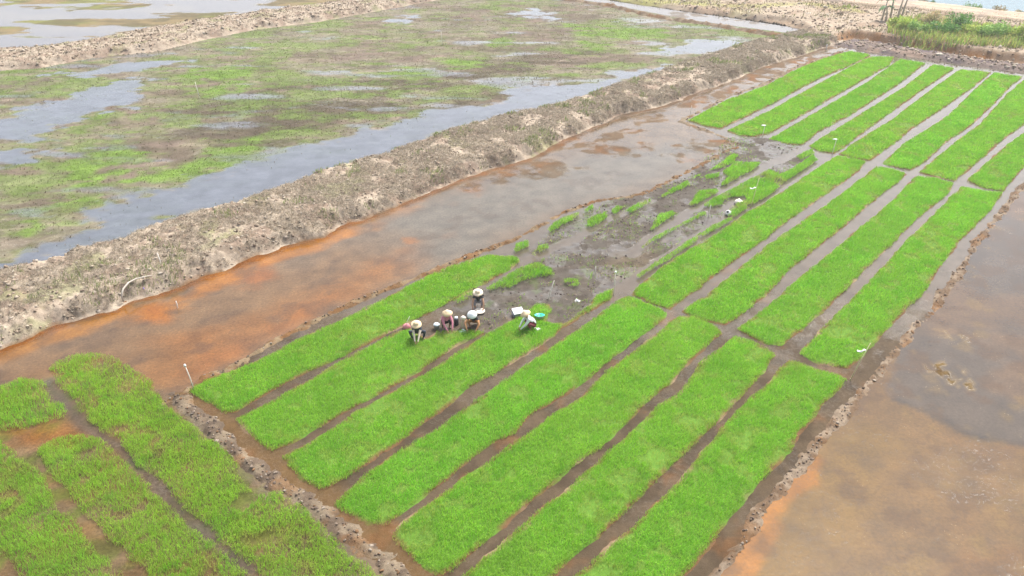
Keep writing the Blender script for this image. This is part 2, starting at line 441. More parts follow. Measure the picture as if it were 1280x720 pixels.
tag(g, 'muddy shallow water between the seedling beds', kind='structure')

# --- right pond
def c_right(X, Y, Z):
    n = len(X); f2 = fbm(X, Y, 1.8, 4, 52); big = fbm(X, Y, 7, 4, 53)
    c = np.tile(A(172, 138, 104), (n, 1)); w = 0.66 + 0.25 * sstep(0.42, 0.6, fbm(X, Y, 3.5, 4, 66))
    c = mixc(c, A(180, 146, 98), area(X, Y, [(1020, 560), (1080, 530), (1130, 560), (1090, 640), (1000, 720), (900, 800), (900, 720), (960, 640)], 1.0, 1.2, 3, 54) * 0.8)
    c = mixc(c, A(164, 124, 92), sstep(0.5, 0.7, big) * 0.6)
    c = mixc(c, A(226, 162, 74), np.maximum(stroke(X, Y, [(905, 722), (925, 695), (950, 655), (985, 615), (1020, 575)], 0.35, 0.2, 0.25, 0.7, 55), area(X, Y, [(975, 598), (1025, 580), (1022, 608), (980, 625), (945, 668), (960, 630)], 0.15, 0.2, 0.5, 56)))
    c = mixc(c, A(226, 162, 74), area(X, Y, [(900, 725), (935, 690), (968, 645), (978, 655), (970, 680), (955, 700), (930, 740)], 0.15, 0.25, 0.6, 56))
    up = area(X, Y, [(1110, 480), (1120, 500), (1170, 520), (1220, 545), (1290, 556), (1500, 560), (1700, 100), (1250, 200), (1120, 440)], 0.15, 0.5, 2.0, 57)
    c = mixc(c, A(132, 118, 118), up); w = np.maximum(w, up * 0.9)
    c = mixc(c, A(162, 132, 114), up * sstep(0.48, 0.65, fbm(X, Y, 5, 4, 58)) * 0.8)
    c = mixc(c, A(92, 82, 84), stroke(X, Y, [(1120, 500), (1165, 518), (1215, 546), (1290, 557)], 0.18, 0.15, 0.2, 1.0, 59) * 0.75)
    raft = np.maximum(area(X, Y, [(1150, 445), (1180, 450), (1210, 465), (1222, 490), (1205, 492), (1180, 475), (1155, 462)], 0.2, 0.4, 0.6, 60), area(X, Y, [(1165, 410), (1200, 412), (1225, 425), (1215, 432), (1180, 422)], 0.2, 0.4, 0.6, 61) * 0.7)
    raft = raft * sstep(0.40, 0.6, fbm(X, Y, 0.35, 4, 65))
    c = mixc(c, A(214, 184, 146), raft * 0.8); w = w - raft * 0.5
    c = mixc(c, A(170, 128, 88), area(X, Y, [(1180, 700), (1260, 680), (1300, 690), (1300, 760), (1200, 760)], 0.4, 0.6, 0.8, 62) * 0.7)
    c = mixc(c, A(134, 112, 100), sstep(0.62, 0.75, fbm(X, Y, 1.2, 4, 63)) * 0.35)
    c = c * (0.60 + 0.80 * fbm(X, Y, 0.9, 6, 64))[:, None]
    c = mixc(c, A(132, 100, 74), sstep(0.56, 0.64, fbm(X, Y, 1.1, 6, 67)) * 0.55); c = mixc(c, A(196, 164, 112), sstep(0.58, 0.70, fbm(X, Y, 1.4, 5, 68)) * 0.35)
    return tone(c, 0.46, 1.35) * np.array([1.0, 0.98, 0.66]), w
poly_right = GP([*R3, (1900, 100), (1900, 820), (830, 820)])
g = sheet('flooded_paddy', M_POND, poly_right, 0.2, lambda X, Y: 0.002 + (fbm(X, Y, 2.5, 3, 2) - 0.5) * 0.004, c_right, 0.2)
tag(g, 'brown flooded paddy beside the nursery', kind='structure')

# --- weedy paddy behind the big bank
W4 = [[(-200, 392), (0, 347), (75, 327), (140, 307), (225, 277), (320, 251), (405, 217), (520, 182), (640, 147), (740, 120), (840, 85), (830, 80), (765, 92), (735, 106), (690, 102), (640, 108), (630, 124), (545, 136), (507, 150), (445, 165), (382, 180), (345, 195), (320, 202), (250, 225), (160, 242), (140, 252), (90, 265), (100, 287), (45, 300), (0, 320), (-200, 360)],
      [(50, 130), (100, 112), (140, 100), (185, 95), (192, 110), (175, 137), (125, 140), (100, 155), (65, 172), (0, 182), (-80, 190), (-80, 150), (0, 147)],
      [(80, 92), (140, 80), (245, 72), (240, 77), (187, 85), (120, 95)], [(0, 184), (70, 187), (45, 195), (0, 207), (-60, 215), (-60, 195)],
      [(820, 65), (865, 47), (940, 54), (927, 62), (877, 70), (840, 68)], [(640, 17), (665, 10), (700, 17), (690, 25)], [(470, 25), (520, 21), (505, 28)]]
GREEN4 = [[(470, 94), (510, 84), (545, 100), (530, 102)], [(552, 74), (590, 76), (588, 80), (560, 80)], [(600, 52), (625, 49), (640, 56), (610, 58)], [(720, 50), (770, 58), (768, 66), (730, 64)],
          [(90, 195), (140, 180), (200, 200), (150, 225), (100, 240), (60, 245)], [(0, 270), (60, 250), (110, 240), (150, 225), (200, 225), (140, 250), (90, 262), (95, 285), (40, 305), (0, 318)],
          [(210, 205), (320, 180), (320, 198), (230, 222)], [(700, 30), (780, 30), (850, 40), (845, 50), (780, 50), (720, 45)], [(230, 85), (300, 75), (330, 100), (260, 120)], [(120, 140), (140, 138), (140, 147), (115, 150)]]
STREAK = math.radians(3)
def m4(X, Y):
    wob = fbm(X * 0.5, Y, 2.6, 5, 71) - 0.5
    fine = fbm(X * 0.7, Y, 0.9, 4, 77) - 0.5
    wat = np.zeros(len(X))
    for i, q in enumerate(W4):
        wat = np.maximum(wat, sstep(-0.6, 0.6, sd(X, Y, GP(q)) - (0.2 if i == 0 else 0.6) + wob * (3.4 if i == 0 else 6.5) + fine * 4.5))
    nn = fbm(X * 0.5, Y, 2.4, 5, 73); n2 = fbm(X * 0.45, Y, 6.5, 4, 78)
    wat = np.maximum(wat, sstep(0.60, 0.74, fbm(X * 0.35, Y, 3.0, 5, 72) + fine * 0.25) * 0.55)
    gr = sstep(0.45, 0.66, nn * 0.6 + n2 * 0.4 + fine * 0.45) * 0.6
    for q in GREEN4:
        gr = np.maximum(gr, sstep(-1.0, 1.6, sd(X, Y, GP(q)) + wob * 7 + fine * 4) * sstep(-0.30, 0.05, fine + 0.5 * (nn - 0.45)) * 1.0)
    gr = gr * (1 - wat * 0.92)
    br = sstep(0.44, 0.60, fbm(X * 0.45, Y, 4.5, 5, 74) + fine * 0.2) * (1 - gr)
    return wat, gr, br
def c_weedy(X, Y, Z):
    n = len(X); wat, gr, br = m4(X, Y); f2 = fbm(X * 0.6, Y, 1.3, 5, 75)
    c = np.tile(A(166, 156, 132), (n, 1)); w = np.full(n, 0.42)
    c = mixc(c, A(156, 136, 122), br * 0.9)
    c = mixc(c, A(128, 116, 96), sstep(0.48, 0.64, fbm(X * 0.5, Y, 2.0, 5, 76)) * 0.7)
    c = mixc(c, A(140, 152, 88), sstep(0.46, 0.62, f2) * 0.55 * (1 - br * 0.7))
    c = mixc(c, A(188, 172, 152), sstep(0.60, 0.70, fbm(X * 0.4, Y, 1.6, 5, 79)) * 0.6)
    mid = area(X, Y, [(230, 140), (330, 110), (480, 95), (560, 85), (640, 70), (740, 62), (760, 80), (660, 108), (560, 140), (440, 165), (330, 185), (220, 190)], 3, 4, 5, 181)
    c = mixc(c, A(112, 100, 82), mid * sstep(0.38, 0.58, fbm(X * 0.5, Y, 2.2, 5, 84)) * 0.85)
    c = mixc(c, A(134, 140, 152), wat); w = w * (1 - wat) + wat * 0.96
    c = mixc(c, A(140, 180, 70), gr * 0.8); w = w - gr * 0.4 - br * 0.12
    c = c * (0.7 + 0.6 * fbm(X * 0.6, Y, 0.7, 4, 80))[:, None]
    return tone(c, 0.92), w
poly_weedy = GP([(-420, 440), *BUND_UP, (985, 42), (865, 26), (765, 7), (690, -6), (640, -16), (560, -2), (470, 15), (400, 28), (320, 38), (250, 52), (200, 65), (130, 72), (0, 90), (-200, 112), (-420, 140)])
g = sheet('weedy_paddy', M_WEEDY, poly_weedy, 0.24, lambda X, Y: 0.006 + (fbm(X, Y, 1.2, 3, 2) - 0.5) * 0.01, c_weedy, 0.5)
tag(g, 'wet fallow paddy with weeds and puddles', kind='structure')

# --- far flooded paddy
def c_far(X, Y, Z):
    n = len(X)
    s = fbm(X * 0.35, Y, 5.0, 5, 81)
    px = sstep(-60, 10, X + (Y - 110) * 0.6)
    veg = sstep(0.46, 0.54, s + px * 0.18 - 0.02 + (fbm(X * 0.6, Y, 1.6, 4, 83) - 0.5) * 0.25)
    c = np.tile(A(150, 146, 150), (n, 1)); w = np.full(n, 0.96)
    c = mixc(c, A(172, 152, 112), veg); c = mixc(c, A(150, 158, 84), veg * sstep(0.45, 0.6, fbm(X * 0.5, Y, 3, 4, 82)) * 0.8)
    c = mixc(c, A(120, 112, 84), veg * sstep(0.5, 0.64, fbm(X * 0.5, Y, 1.5, 4, 85)) * 0.7); c = mixc(c, A(176, 168, 160), (1 - veg) * sstep(0.5, 0.65, fbm(X * 0.3, Y, 2.5, 4, 86)) * 0.5)
    w = w - veg * 0.7
    return c, w
poly_far = GP([(-420, 140), (-200, 112), (0, 90), (130, 70), (200, 60), (300, 36), (400, 22), (470, 8), (560, -8), (640, -20), (600, -90), (-700, -90), (-800, 60)])
g = sheet('flooded_paddy', M_POND, poly_far, 0.5, lambda X, Y: np.full(len(X), 0.003), c_far, 0.5)
tag(g, 'pale flooded paddy beyond the second bank', kind='structure')

# ------------------------------------------------------------------ banks and ridges (terrain)
def bank(name, poly, res, height, wobble, cfun, soft=1.2, lump=0.25, foot=0.5, z0=0.0):
    def raw(X, Y):
        s = sd(X, Y, poly) + (fbm(X, Y, 1.6, 4, 91) - 0.5) * wobble
        prof = sstep(-0.1, soft, s)
        l = fbm(X, Y, 1.4, 5, 92) - 0.5 + (0.45 - np.minimum(worley(X, Y, 0.55, 93), 0.9)) * 0.7 + (0.45 - np.minimum(worley(X, Y, 0.24, 94), 0.9)) * 0.3
        return s, prof, l
    def z(X, Y):
        s, prof, l = raw(X, Y)
        return z0 + np.where(s > -0.1, height * prof * (0.8 + 0.5 * fbm(X, Y, 5, 3, 95)) + lump * l * sstep(-0.05, 0.3, s), 0) - sstep(0.0, -0.35, s) * 0.14
    o = sheet(name, M_BANK, poly, res, z, cfun, foot)
    tag(o, kind='structure')
    return o, z

def c_bank(X, Y, Z):
    n = len(X)
    c = np.tile(A(190, 172, 150), (n, 1))
    c = mixc(c, A(160, 136, 116), sstep(0.45, 0.62, fbm(X, Y, 1.3, 5, 101)) * 0.8)
    c = mixc(c, A(206, 188, 164), sstep(0.52, 0.66, fbm(X, Y, 0.9, 5, 102)) * 0.7)
    c = mixc(c, A(136, 118, 100), sstep(0.6, 0.7, fbm(X, Y, 0.6, 4, 103)) * 0.7)
    c = mixc(c, A(150, 156, 96), sstep(0.60, 0.72, fbm(X, Y, 2.2, 4, 104)) * 0.5)
    c = tone(c, 1.5, 0.9)
    foot = sstep(0.16, 0.0, Z) * sstep(70, 45, Y)
    c = mixc(c, A(150, 108, 64), foot * sstep(0.4, 0.6, fbm(X, Y, 2.0, 4, 105)) * 0.75)
    return c, np.zeros(n)
poly_bund = GP([*BUND_LOW, (1052, 50), *BUND_UP[::-1]])
big_bank, z_bund = bank('earth_bank', poly_bund, 0.10, 0.72, 0.9, c_bank, 1.1, 0.32)
big_bank['label'] = 'wide bank of dry cloddy earth between the paddies'

poly_bund2 = GP([(-420, 128), (-200, 102), (0, 88), (45, 86), (130, 70), (200, 62), (250, 50), (320, 36), (400, 27), (470, 14), (560, -2), (600, -10), (560, -14), (450, -1), (400, 8), (300, 22), (230, 32), (160, 44), (110, 54), (60, 62), (0, 65), (-200, 80), (-420, 104)])
o, z_bund2 = bank('earth_bank', poly_bund2, 0.25, 0.65, 0.8, c_bank, 1.2, 0.28)
o['label'] = 'second dry earth bank across the weedy paddy'

def c_ridge(pale, brown):
    def f(X, Y, Z):
        n = len(X)
        c = np.tile(A(*brown), (n, 1))
        c = mixc(c, A(*pale), sstep(0.42, 0.6, fbm(X, Y, 0.6, 4, 111)))
        c = mixc(c, A(176, 128, 84), sstep(0.55, 0.68, fbm(X, Y, 1.4, 4, 112)) * 0.6)
        return tone(c, 0.85) * np.array([1.02, 1.0, 0.88]), np.full(n, 0.2)
    return f
def ridge(px, half, height, cf, res=0.12, lump=0.16):
    line = GP(px)
    def z(X, Y):
        d = half - seg_dist(X, Y, line, False) + (fbm(X, Y, 0.8, 4, 121) - 0.5) * half * 2.6
        l = (0.4 - np.minimum(worley(X, Y, 0.3, 122), 0.9)) + fbm(X, Y, 0.8, 4, 123) - 0.5
        return np.where(d > 0, height * sstep(0, half, d) + lump * l * sstep(0, half * 0.6, d), 0) - sstep(0.02, -0.12, d) * 0.08
    # corridor polygon round the line
    L = []; R = []
    for i in range(len(line)):
        a = line[max(0, i - 1)]; b = line[min(len(line) - 1, i + 1)]
        t = (b - a) / (np.linalg.norm(b - a) + 1e-9); nrm = np.array([-t[1], t[0]]) * (half * 1.9 + 0.2)
        L.append(line[i] + nrm); R.append(line[i] - nrm)
    poly = np.array(L + R[::-1])
    o = sheet('mud_ridge', M_BANK, poly, res, z, cf, 0.15)
    tag(o, kind='structure')
    return o, z, poly, line
RIDGES = [ridge(R1, 0.24, 0.09, c_ridge((192, 168, 140), (160, 124, 92))), ridge(R1B, 0.28, 0.10, c_ridge((196, 178, 160), (170, 148, 130)), 0.16),
          ridge(R2, 0.40, 0.12, c_ridge((188, 170, 152), (142, 124, 112))), ridge(R3, 0.24, 0.08, c_ridge((200, 180, 164), (158, 132, 112)))]
for r, l in zip(RIDGES, ('low ridge of straw and mud between pond and nursery', 'pale low ridge around the far corner bed', 'broken clod ridge between weedy beds and nursery', 'pale clod ridge along the right pond')):
    r[0]['label'] = l

# canal, its ridge, dry land, road, open water at the top right
def c_canal(X, Y, Z):
    n = len(X); f = fbm(X, Y, 3, 4, 131)
    return mixc(np.tile(A(140, 132, 128), (n, 1)), A(150, 138, 124), sstep(0.55, 0.7, f)), np.full(n, 0.85) - sstep(0.55, 0.7, f) * 0.4
poly_canal = GP([(690, -12), (735, -4), (790, 5), (865, 16), (925, 24), (975, 32), (1010, 37), (1000, 46), (960, 42), (900, 33), (815, 20), (765, 9), (690, -4), (640, -14), (560, -30), (620, -32)])
g = sheet('irrigation_canal', M_POND, poly_canal, 0.4, lambda X, Y: np.full(len(X), 0.0), c_canal, 0.3)
tag(g, 'narrow pale canal at the edge of the weedy paddy', kind='structure')
o, z, p, l = ridge([(600, -22), (690, -3), (765, 8), (815, 20.5), (865, 28), (910, 35), (960, 43), (1000, 48)], 0.7, 0.35, c_ridge((190, 170, 150), (150, 128, 110)), 0.3, 0.25)
o['label'] = 'low mud ridge along the narrow canal'

DRY = [(620, -34), (700, -14), (760, -2), (820, 7), (880, 15), (935, 22), (980, 28), (1000, 36), (1012, 46), (1040, 53), (1065, 47), (1100, 53), (1150, 61), (1210, 70), (1280, 79), (1500, 112), (1500, 62), (1280, 30), (1140, 15), (967, -5), (800, -30), (700, -40)]
def z_dry(X, Y):
    s = sd(X, Y, poly_dry)
    hi = sstep(28, 46, X)
    return np.where(s > 0, (0.35 + 0.55 * hi) * sstep(0.0, 0.9, s + (fbm(X, Y, 2, 4, 142) - 0.5) * 0.7) + (fbm(X, Y, 1.5, 5, 143) - 0.5) * 0.3 + (0.4 - np.minimum(worley(X, Y, 0.7, 144), 0.9)) * 0.22, 0) - sstep(0, -0.3, s) * 0.3
def c_dry(X, Y, Z):
    n = len(X)
    c = np.tile(A(192, 174, 152), (n, 1))
    c = mixc(c, A(170, 146, 124), sstep(0.45, 0.6, fbm(X, Y, 3, 4, 145)) * 0.8)
    c = mixc(c, A(168, 166, 110), sstep(0.5, 0.62, fbm(X * 0.6, Y, 4, 4, 146)) * 0.7 * sstep(40, 25, X))
    c = mixc(c, A(176, 176, 100), stroke(X, Y, [(700, -10), (800, 3), (930, 12), (1010, 12), (1070, 22)], 1.2, 1.0, 1.2, 2, 147) * 0.6)
    front = sstep(1.1, 0.2, sd(X, Y, poly_dry)) * sstep(34, 44, X)
    c = mixc(c, A(172, 124, 76), front * (0.5 + 0.5 * sstep(0.4, 0.6, fbm(X, Y, 1.5, 3, 148))))
    c = tone(c, 1.4)
    return c, np.zeros(n)
poly_dry = GP(DRY)
g = sheet('dry_land', M_BANK, poly_dry, 0.26, z_dry, c_dry, 0.4)
tag(g, 'dry cloddy strip of land before the road', kind='structure')
# muddy shelf between the far beds and that bank
def c_shelf(X, Y, Z):
    n = len(X)
    c = np.tile(A(160, 142, 132), (n, 1))
    c = mixc(c, A(128, 114, 116), sstep(0.5, 0.62, fbm(X, Y, 1.5, 4, 151)) * 0.9)
    c = mixc(c, A(186, 160, 140), sstep(0.55, 0.68, fbm(X, Y, 2.2, 4, 152)) * 0.8)
    return c, np.full(n, 0.25)
poly_shelf = GP([(1040, 56), (1065, 49), (1100, 55), (1150, 63), (1210, 72), (1280, 81), (1500, 114), (1500, 124), (1280, 91), (1200, 80), (1130, 70), (1085, 65)])
g, z_shelf = bank('mud_shelf', poly_shelf, 0.2, 0.28, 0.5, c_shelf, 0.9, 0.3)
g['label'] = 'grey mud shelf behind the far beds'

ROAD = [(780, -40), (900, -16), (980, -2), (1040, 5), (1085, 11), (1140, 15), (1210, 23.5), (1280, 32), (1400, 48), (1560, 72)]
def c_road(X, Y, Z):
    n = len(X); d = seg_dist(X, Y, GP(ROAD), False)
    c = np.tile(A(222, 198, 172), (n, 1))
    c = mixc(c, A(178, 158, 146), sstep(0.5, 0.2, np.abs(d - 1.3) + (fbm(X, Y, 4, 3, 161) - 0.5) * 0.8) * 0.6)
    c = mixc(c, A(186, 168, 152), sstep(0.5, 0.62, fbm(X, Y, 3, 4, 162)) * 0.6)
    return tone(c, 1.3), np.zeros(n)
def corridor(px, half):
    line = GP(px); L = []; R = []
    for i in range(len(line)):
        a = line[max(0, i - 1)]; b = line[min(len(line) - 1, i + 1)]
        t = (b - a) / np.linalg.norm(b - a); nr = np.array([-t[1], t[0]]) * half
        L.append(line[i] + nr); R.append(line[i] - nr)
    return np.array(L + R[::-1])
g = sheet('dirt_road', M_BANK, corridor(ROAD, 3.4), 0.4, lambda X, Y: 1.22 + (fbm(X, Y, 3, 3, 163) - 0.5) * 0.14 - sstep(2.6, 3.9, seg_dist(X, Y, GP(ROAD), False)) * 1.2, c_road, 0.6)
tag(g, 'pale dirt road along the water', kind='structure')
m, nt, b, out = new_mat('river_water')
b.inputs['Base Color'].default_value = (0.06, 0.13, 0.17, 1); b.inputs['Roughness'].default_value = 0.2; b.inputs['Specular IOR Level'].default_value = 0.4; b.inputs['IOR'].default_value = 1.33
tc = node(nt, 'ShaderNodeTexCoord'); mp = node(nt, 'ShaderNodeMapping'); nt.links.new(tc.outputs['Object'], mp.inputs['Vector']); mp.inputs['Scale'].default_value = (0.5, 1.4, 1)
n1 = node(nt, 'ShaderNodeTexNoise'); nt.links.new(mp.outputs[0], n1.inputs['Vector']); n1.inputs['Scale'].default_value = 0.9; n1.inputs['Detail'].default_value = 4
bp = node(nt, 'ShaderNodeBump'); bp.inputs['Distance'].default_value = 0.12; nt.links.new(n1.outputs['Fac'], bp.inputs['Height']); nt.links.new(bp.outputs[0], b.inputs['Normal'])
M_RIVER = m
rl = GP([(880, -26), (980, -9), (1085, 5), (1140, 8), (1210, 16), (1280, 24), (1400, 40), (1700, 80)])
V = [(*p, -0.15) for p in rl] + [(420, 170, -0.15), (420, 500, -0.15), (-200, 500, -0.15), (-60, 300, -0.15)]
me = bpy.data.meshes.new('river'); me.from_pydata(V, [], [list(range(len(V)))[::-1]]); me.update()
g = link('river', me, M_RIVER, smooth=False)
tag(g, 'grey blue open water beyond the road', kind='structure')

# ------------------------------------------------------------------ loose clods and straw on banks
def cover_bank(poly, zf, dens, size, cols, lo=0.12):
    P = scatter(poly, dens); Z = zf(P[:, 0], P[:, 1]); k = Z > lo; P, Z = P[k], Z[k]
    s = size * np.clip(RNG.lognormal(0, 0.45, len(P)), 0.3, 2.2)
    return P, Z, s, palette(len(P), cols)
BC = [A(206, 190, 168, 1.4), A(192, 172, 152, 1.4), A(174, 154, 134, 1.4), A(218, 204, 186, 1.4), A(156, 138, 120, 1.3)]
P, Z, s, c = cover_bank(poly_bund, z_bund, 13, 0.05, BC, 0.04)
tag(clods('clods', P, Z, s, c, M_BANK), 'lumps of dry earth over the wide bank', kind='stuff')
P, Z, s, c = cover_bank(poly_bund2, z_bund2, 3, 0.10, BC)
tag(clods('clods', P, Z, s, c, M_BANK), 'lumps of dry earth over the second bank', kind='stuff')
PP = []; ZZ = []; SS = []; CC = []
for (o, z, poly, line), dens, sz in zip(RIDGES, (22, 6, 34, 30), (0.034, 0.05, 0.036, 0.034)):
    P = scatter(poly, dens); Z = z(P[:, 0], P[:, 1]); k = Z > 0.02; P, Z = P[k], Z[k]
    PP.append(P); ZZ.append(Z); SS.append(sz * np.clip(RNG.lognormal(0, 0.4, len(P)), 0.4, 2.0)); CC.append(palette(len(P), [A(202, 186, 168, 1.1), A(180, 160, 142, 1.0), A(162, 142, 126, 1.0), A(150, 130, 114), A(184, 144, 108, 1.0)]))
tag(clods('clods', np.concatenate(PP), np.concatenate(ZZ), np.concatenate(SS), np.concatenate(CC), M_BANK), 'small clods along the low ridges', kind='stuff')
PP = []; ZZ = []; SS = []; CC = []
for poly, z, dens, sz in ((poly_dry, z_dry, 2.2, 0.11), (poly_shelf, z_shelf, 5, 0.10)):
    P = scatter(poly, dens); Z = z(P[:, 0], P[:, 1]); k = Z > 0.1
    PP.append(P[k]); ZZ.append(Z[k]); SS.append(sz * RNG.lognormal(0, 0.4, k.sum())); CC.append(palette(k.sum(), BC))
tag(clods('clods', np.concatenate(PP), np.concatenate(ZZ), np.concatenate(SS), np.concatenate(CC), M_BANK), 'lumps of earth over the dry land', kind='stuff')

P, Z, s, c = cover_bank(poly_bund, z_bund, 220, 0.1, [A(216, 204, 186, 1.5), A(204, 190, 170, 1.5), A(184, 168, 148, 1.4), A(166, 158, 128, 1.4)])
k = fbm(P[:, 0], P[:, 1], 1.4, 4, 171) > 0.40; P, Z, c = P[k], Z[k], c[k]
far = np.clip(P[:, 1] / 45, 0.8, 2.2)
tag(blades('dry_grass', P, Z, RNG.uniform(0.15, 0.5, len(P)), 0.020 * far, c, M_STRAW, 1.6, lie=0.45), 'matted straw coloured dry grass over the wide bank', kind='stuff')
P, Z, s, c = cover_bank(poly_bund, z_bund, 50, 0.1, [A(150, 172, 92, 1.5), A(136, 160, 86, 1.5), A(170, 176, 110, 1.5)])
k = fbm(P[:, 0], P[:, 1], 2.0, 4, 172) > 0.66; P, Z, c = P[k], Z[k], c[k]
far = np.clip(P[:, 1] / 45, 0.8, 2.2)
tag(blades('weeds', P, Z, RNG.uniform(0.15, 0.4, len(P)), 0.03 * far, c, M_WEED, 0.8), 'scattered green weeds sprouting on the wide bank', kind='stuff')
P, Z, s, c = cover_bank(poly_bund2, z_bund2, 14, 0.1, [A(206, 190, 164), A(190, 168, 140), A(160, 140, 112), A(150, 150, 100)])
tag(blades('dry_grass', P, Z, RNG.uniform(0.2, 0.5, len(P)), np.full(len(P), 0.05), c, M_STRAW, 1.4, lie=0.5), 'matted dry grass over the second bank', kind='stuff')
P = scatter(poly_dry, 6); Z = z_dry(P[:, 0], P[:, 1]); k = (fbm(P[:, 0], P[:, 1], 4, 4, 173) > 0.44) & (Z > 0.15); P, Z = P[k], Z[k]
tag(blades('dry_grass', P, Z, RNG.uniform(0.2, 0.55, len(P)), np.full(len(P), 0.06), palette(len(P), [A(200, 184, 140), A(184, 164, 120), A(160, 166, 96), A(150, 170, 84)]), M_STRAW, 1.0), 'dry yellowish grass on the land by the road', kind='stuff')

# trampled clods and pulled leaves on the cleared beds
P = scatter(GP([(540, 405), (600, 355), (650, 325), (700, 280), (780, 245), (850, 225), (910, 172), (1015, 187), (1000, 215), (930, 275), (800, 352), (765, 372), (700, 405), (600, 415)]), 16)
hv = harvested(P[:, 0], P[:, 1]); P = P[(hv > 0.6) & (fbm(P[:, 0], P[:, 1], 1.2, 4, 191) > 0.42)]
Z = z_nurs(P[:, 0], P[:, 1])
tag(clods('mud_clods', P, Z - 0.02, 0.04 * np.clip(RNG.lognormal(0, 0.4, len(P)), 0.3, 1.8), palette(len(P), [A(120, 106, 100), A(146, 128, 118), A(104, 92, 88), A(166, 148, 134)]), M_GROUND, None, 0.5), 'trampled lumps of wet mud on the cleared beds', kind='stuff')
P = scatter(GP([(540, 405), (600, 355), (650, 325), (700, 280), (780, 245), (850, 225), (910, 172), (1015, 187), (1000, 215), (930, 275), (800, 352), (765, 372), (700, 405), (600, 415)]), 26)
k = (harvested(P[:, 0], P[:, 1]) > 0.5) & (fbm(P[:, 0], P[:, 1], 1.6, 4, 192) > 0.52); P = P[k]
tag(blades('pulled_leaves', P, z_nurs(P[:, 0], P[:, 1]) + 0.02, RNG.uniform(0.08, 0.2, len(P)), np.full(len(P), 0.03), palette(len(P), [(0.2, 0.4, 0.04), (0.3, 0.36, 0.10), (0.3, 0.25, 0.14)]), M_LEAF, 1.5), 'stray pulled seedling leaves on the cleared mud', kind='stuff')

# weeds on the fallow paddy
P = scatter(poly_weedy, 26)
k = seg_dist(P[:, 0], P[:, 1], GP([(400, 180), (900, 40)]), False) < 300; P = P[k]
wat, gr, br = m4(P[:, 0], P[:, 1])
far = np.clip(P[:, 1] / 60, 0.8, 2.0)
pg = gr * 0.8 + (1 - wat) * 0.12
k = (RNG.uniform(0, 1, len(P)) < pg / far); P, gr, br, far = P[k], gr[k], br[k], far[k]
c = palette(len(P), [A(146, 184, 76), A(160, 192, 90), A(132, 162, 72), A(170, 184, 104)])
dull = RNG.uniform(0, 1, len(P)) < (1 - gr) * 0.8
c[dull] = palette(dull.sum(), [A(166, 162, 116), A(158, 142, 116), A(150, 142, 108)])
tag(blades('weeds', P, np.zeros(len(P)), RNG.uniform(0.08, 0.22, len(P)), 0.05 * far, c * 1.25, M_WEED, 1.25, lie=0.6), 'patchy bright green weeds over the fallow paddy', kind='stuff')
# rows of old stubble
u = np.arange(-60, 60, 0.42); v = np.arange(0, 130, 0.75)
U, Vv = np.meshgrid(u, v); a = math.radians(44)
P = np.stack([U * math.cos(a) - (Vv - 60) * math.sin(a), U * math.sin(a) + (Vv - 60) * math.cos(a) + 70], -1).reshape(-1, 2)
P = P + RNG.normal(0, 0.05, P.shape)
k = inside(P[:, 0], P[:, 1], poly_weedy); P = P[k]
wat, gr, br = m4(P[:, 0], P[:, 1])
mid = np.maximum(area(P[:, 0], P[:, 1], [(250, 130), (400, 100), (560, 95), (700, 50), (740, 80), (560, 140), (400, 165), (330, 175)], 3, 3, 6, 181), 0.25)
k = (RNG.uniform(0, 1, len(P)) < mid * (1 - wat) * (1 - 0.6 * gr)); P = P[k]
P = np.repeat(P, 3, 0) + RNG.normal(0, 0.05, (len(P) * 3, 2))
tag(blades('rice_stubble', P, np.zeros(len(P)), RNG.uniform(0.07, 0.14, len(P)), np.full(len(P), 0.06), palette(len(P), [A(156, 138, 114, 1.2), A(144, 134, 104, 1.2), A(166, 156, 118, 1.2)]), M_WEED, 1.2), 'rows of brown rice stubble in the fallow paddy', kind='stuff')

# ------------------------------------------------------------------ seedling beds
GREENS = [(0.235, 0.52, 0.040), (0.27, 0.55, 0.046), (0.19, 0.46, 0.034), (0.33, 0.55, 0.06), (0.42, 0.50, 0.10)]
GW = [0.34, 0.32, 0.18, 0.12, 0.04]

def bed_base(name, W, parent, o0, rim=0.16, zt=0.055, res=0.14, seed=0):
    """raised mud under the seedlings, its rim rusty where old leaves gather"""
    def s_(X, Y): return sd(X + o0[0], Y + o0[1], W) + rim + (fbm(X + o0[0], Y + o0[1], 0.9, 4, 201 + seed) - 0.5) * 0.34
    def z(X, Y):
        s = s_(X, Y)
        return 0.01 + zt * sstep(0.0, 0.22, s) + (fbm(X, Y, 0.4, 3, 202) - 0.5) * 0.03 * sstep(0, 0.1, s) - sstep(0.02, -0.16, s) * 0.10
    def c(X, Y, Z):
        s = s_(X, Y); n = len(X)
        col = np.tile(A(112, 156, 56, 1.3), (n, 1))
        r = sstep(rim + 0.22, rim - 0.02, s)
        col = mixc(col, A(150, 112, 80), r * sstep(0.3, 0.55, fbm(X, Y, 1.1, 4, 203 + seed)))
        col = mixc(col, A(192, 164, 132), r * sstep(0.60, 0.72, fbm(X, Y, 1.8, 4, 204 + seed)))
        return col, np.full(n, 0.15)
    return sheet(name, M_GROUND, W - np.array(o0), res, z, c, 0.45, parent)

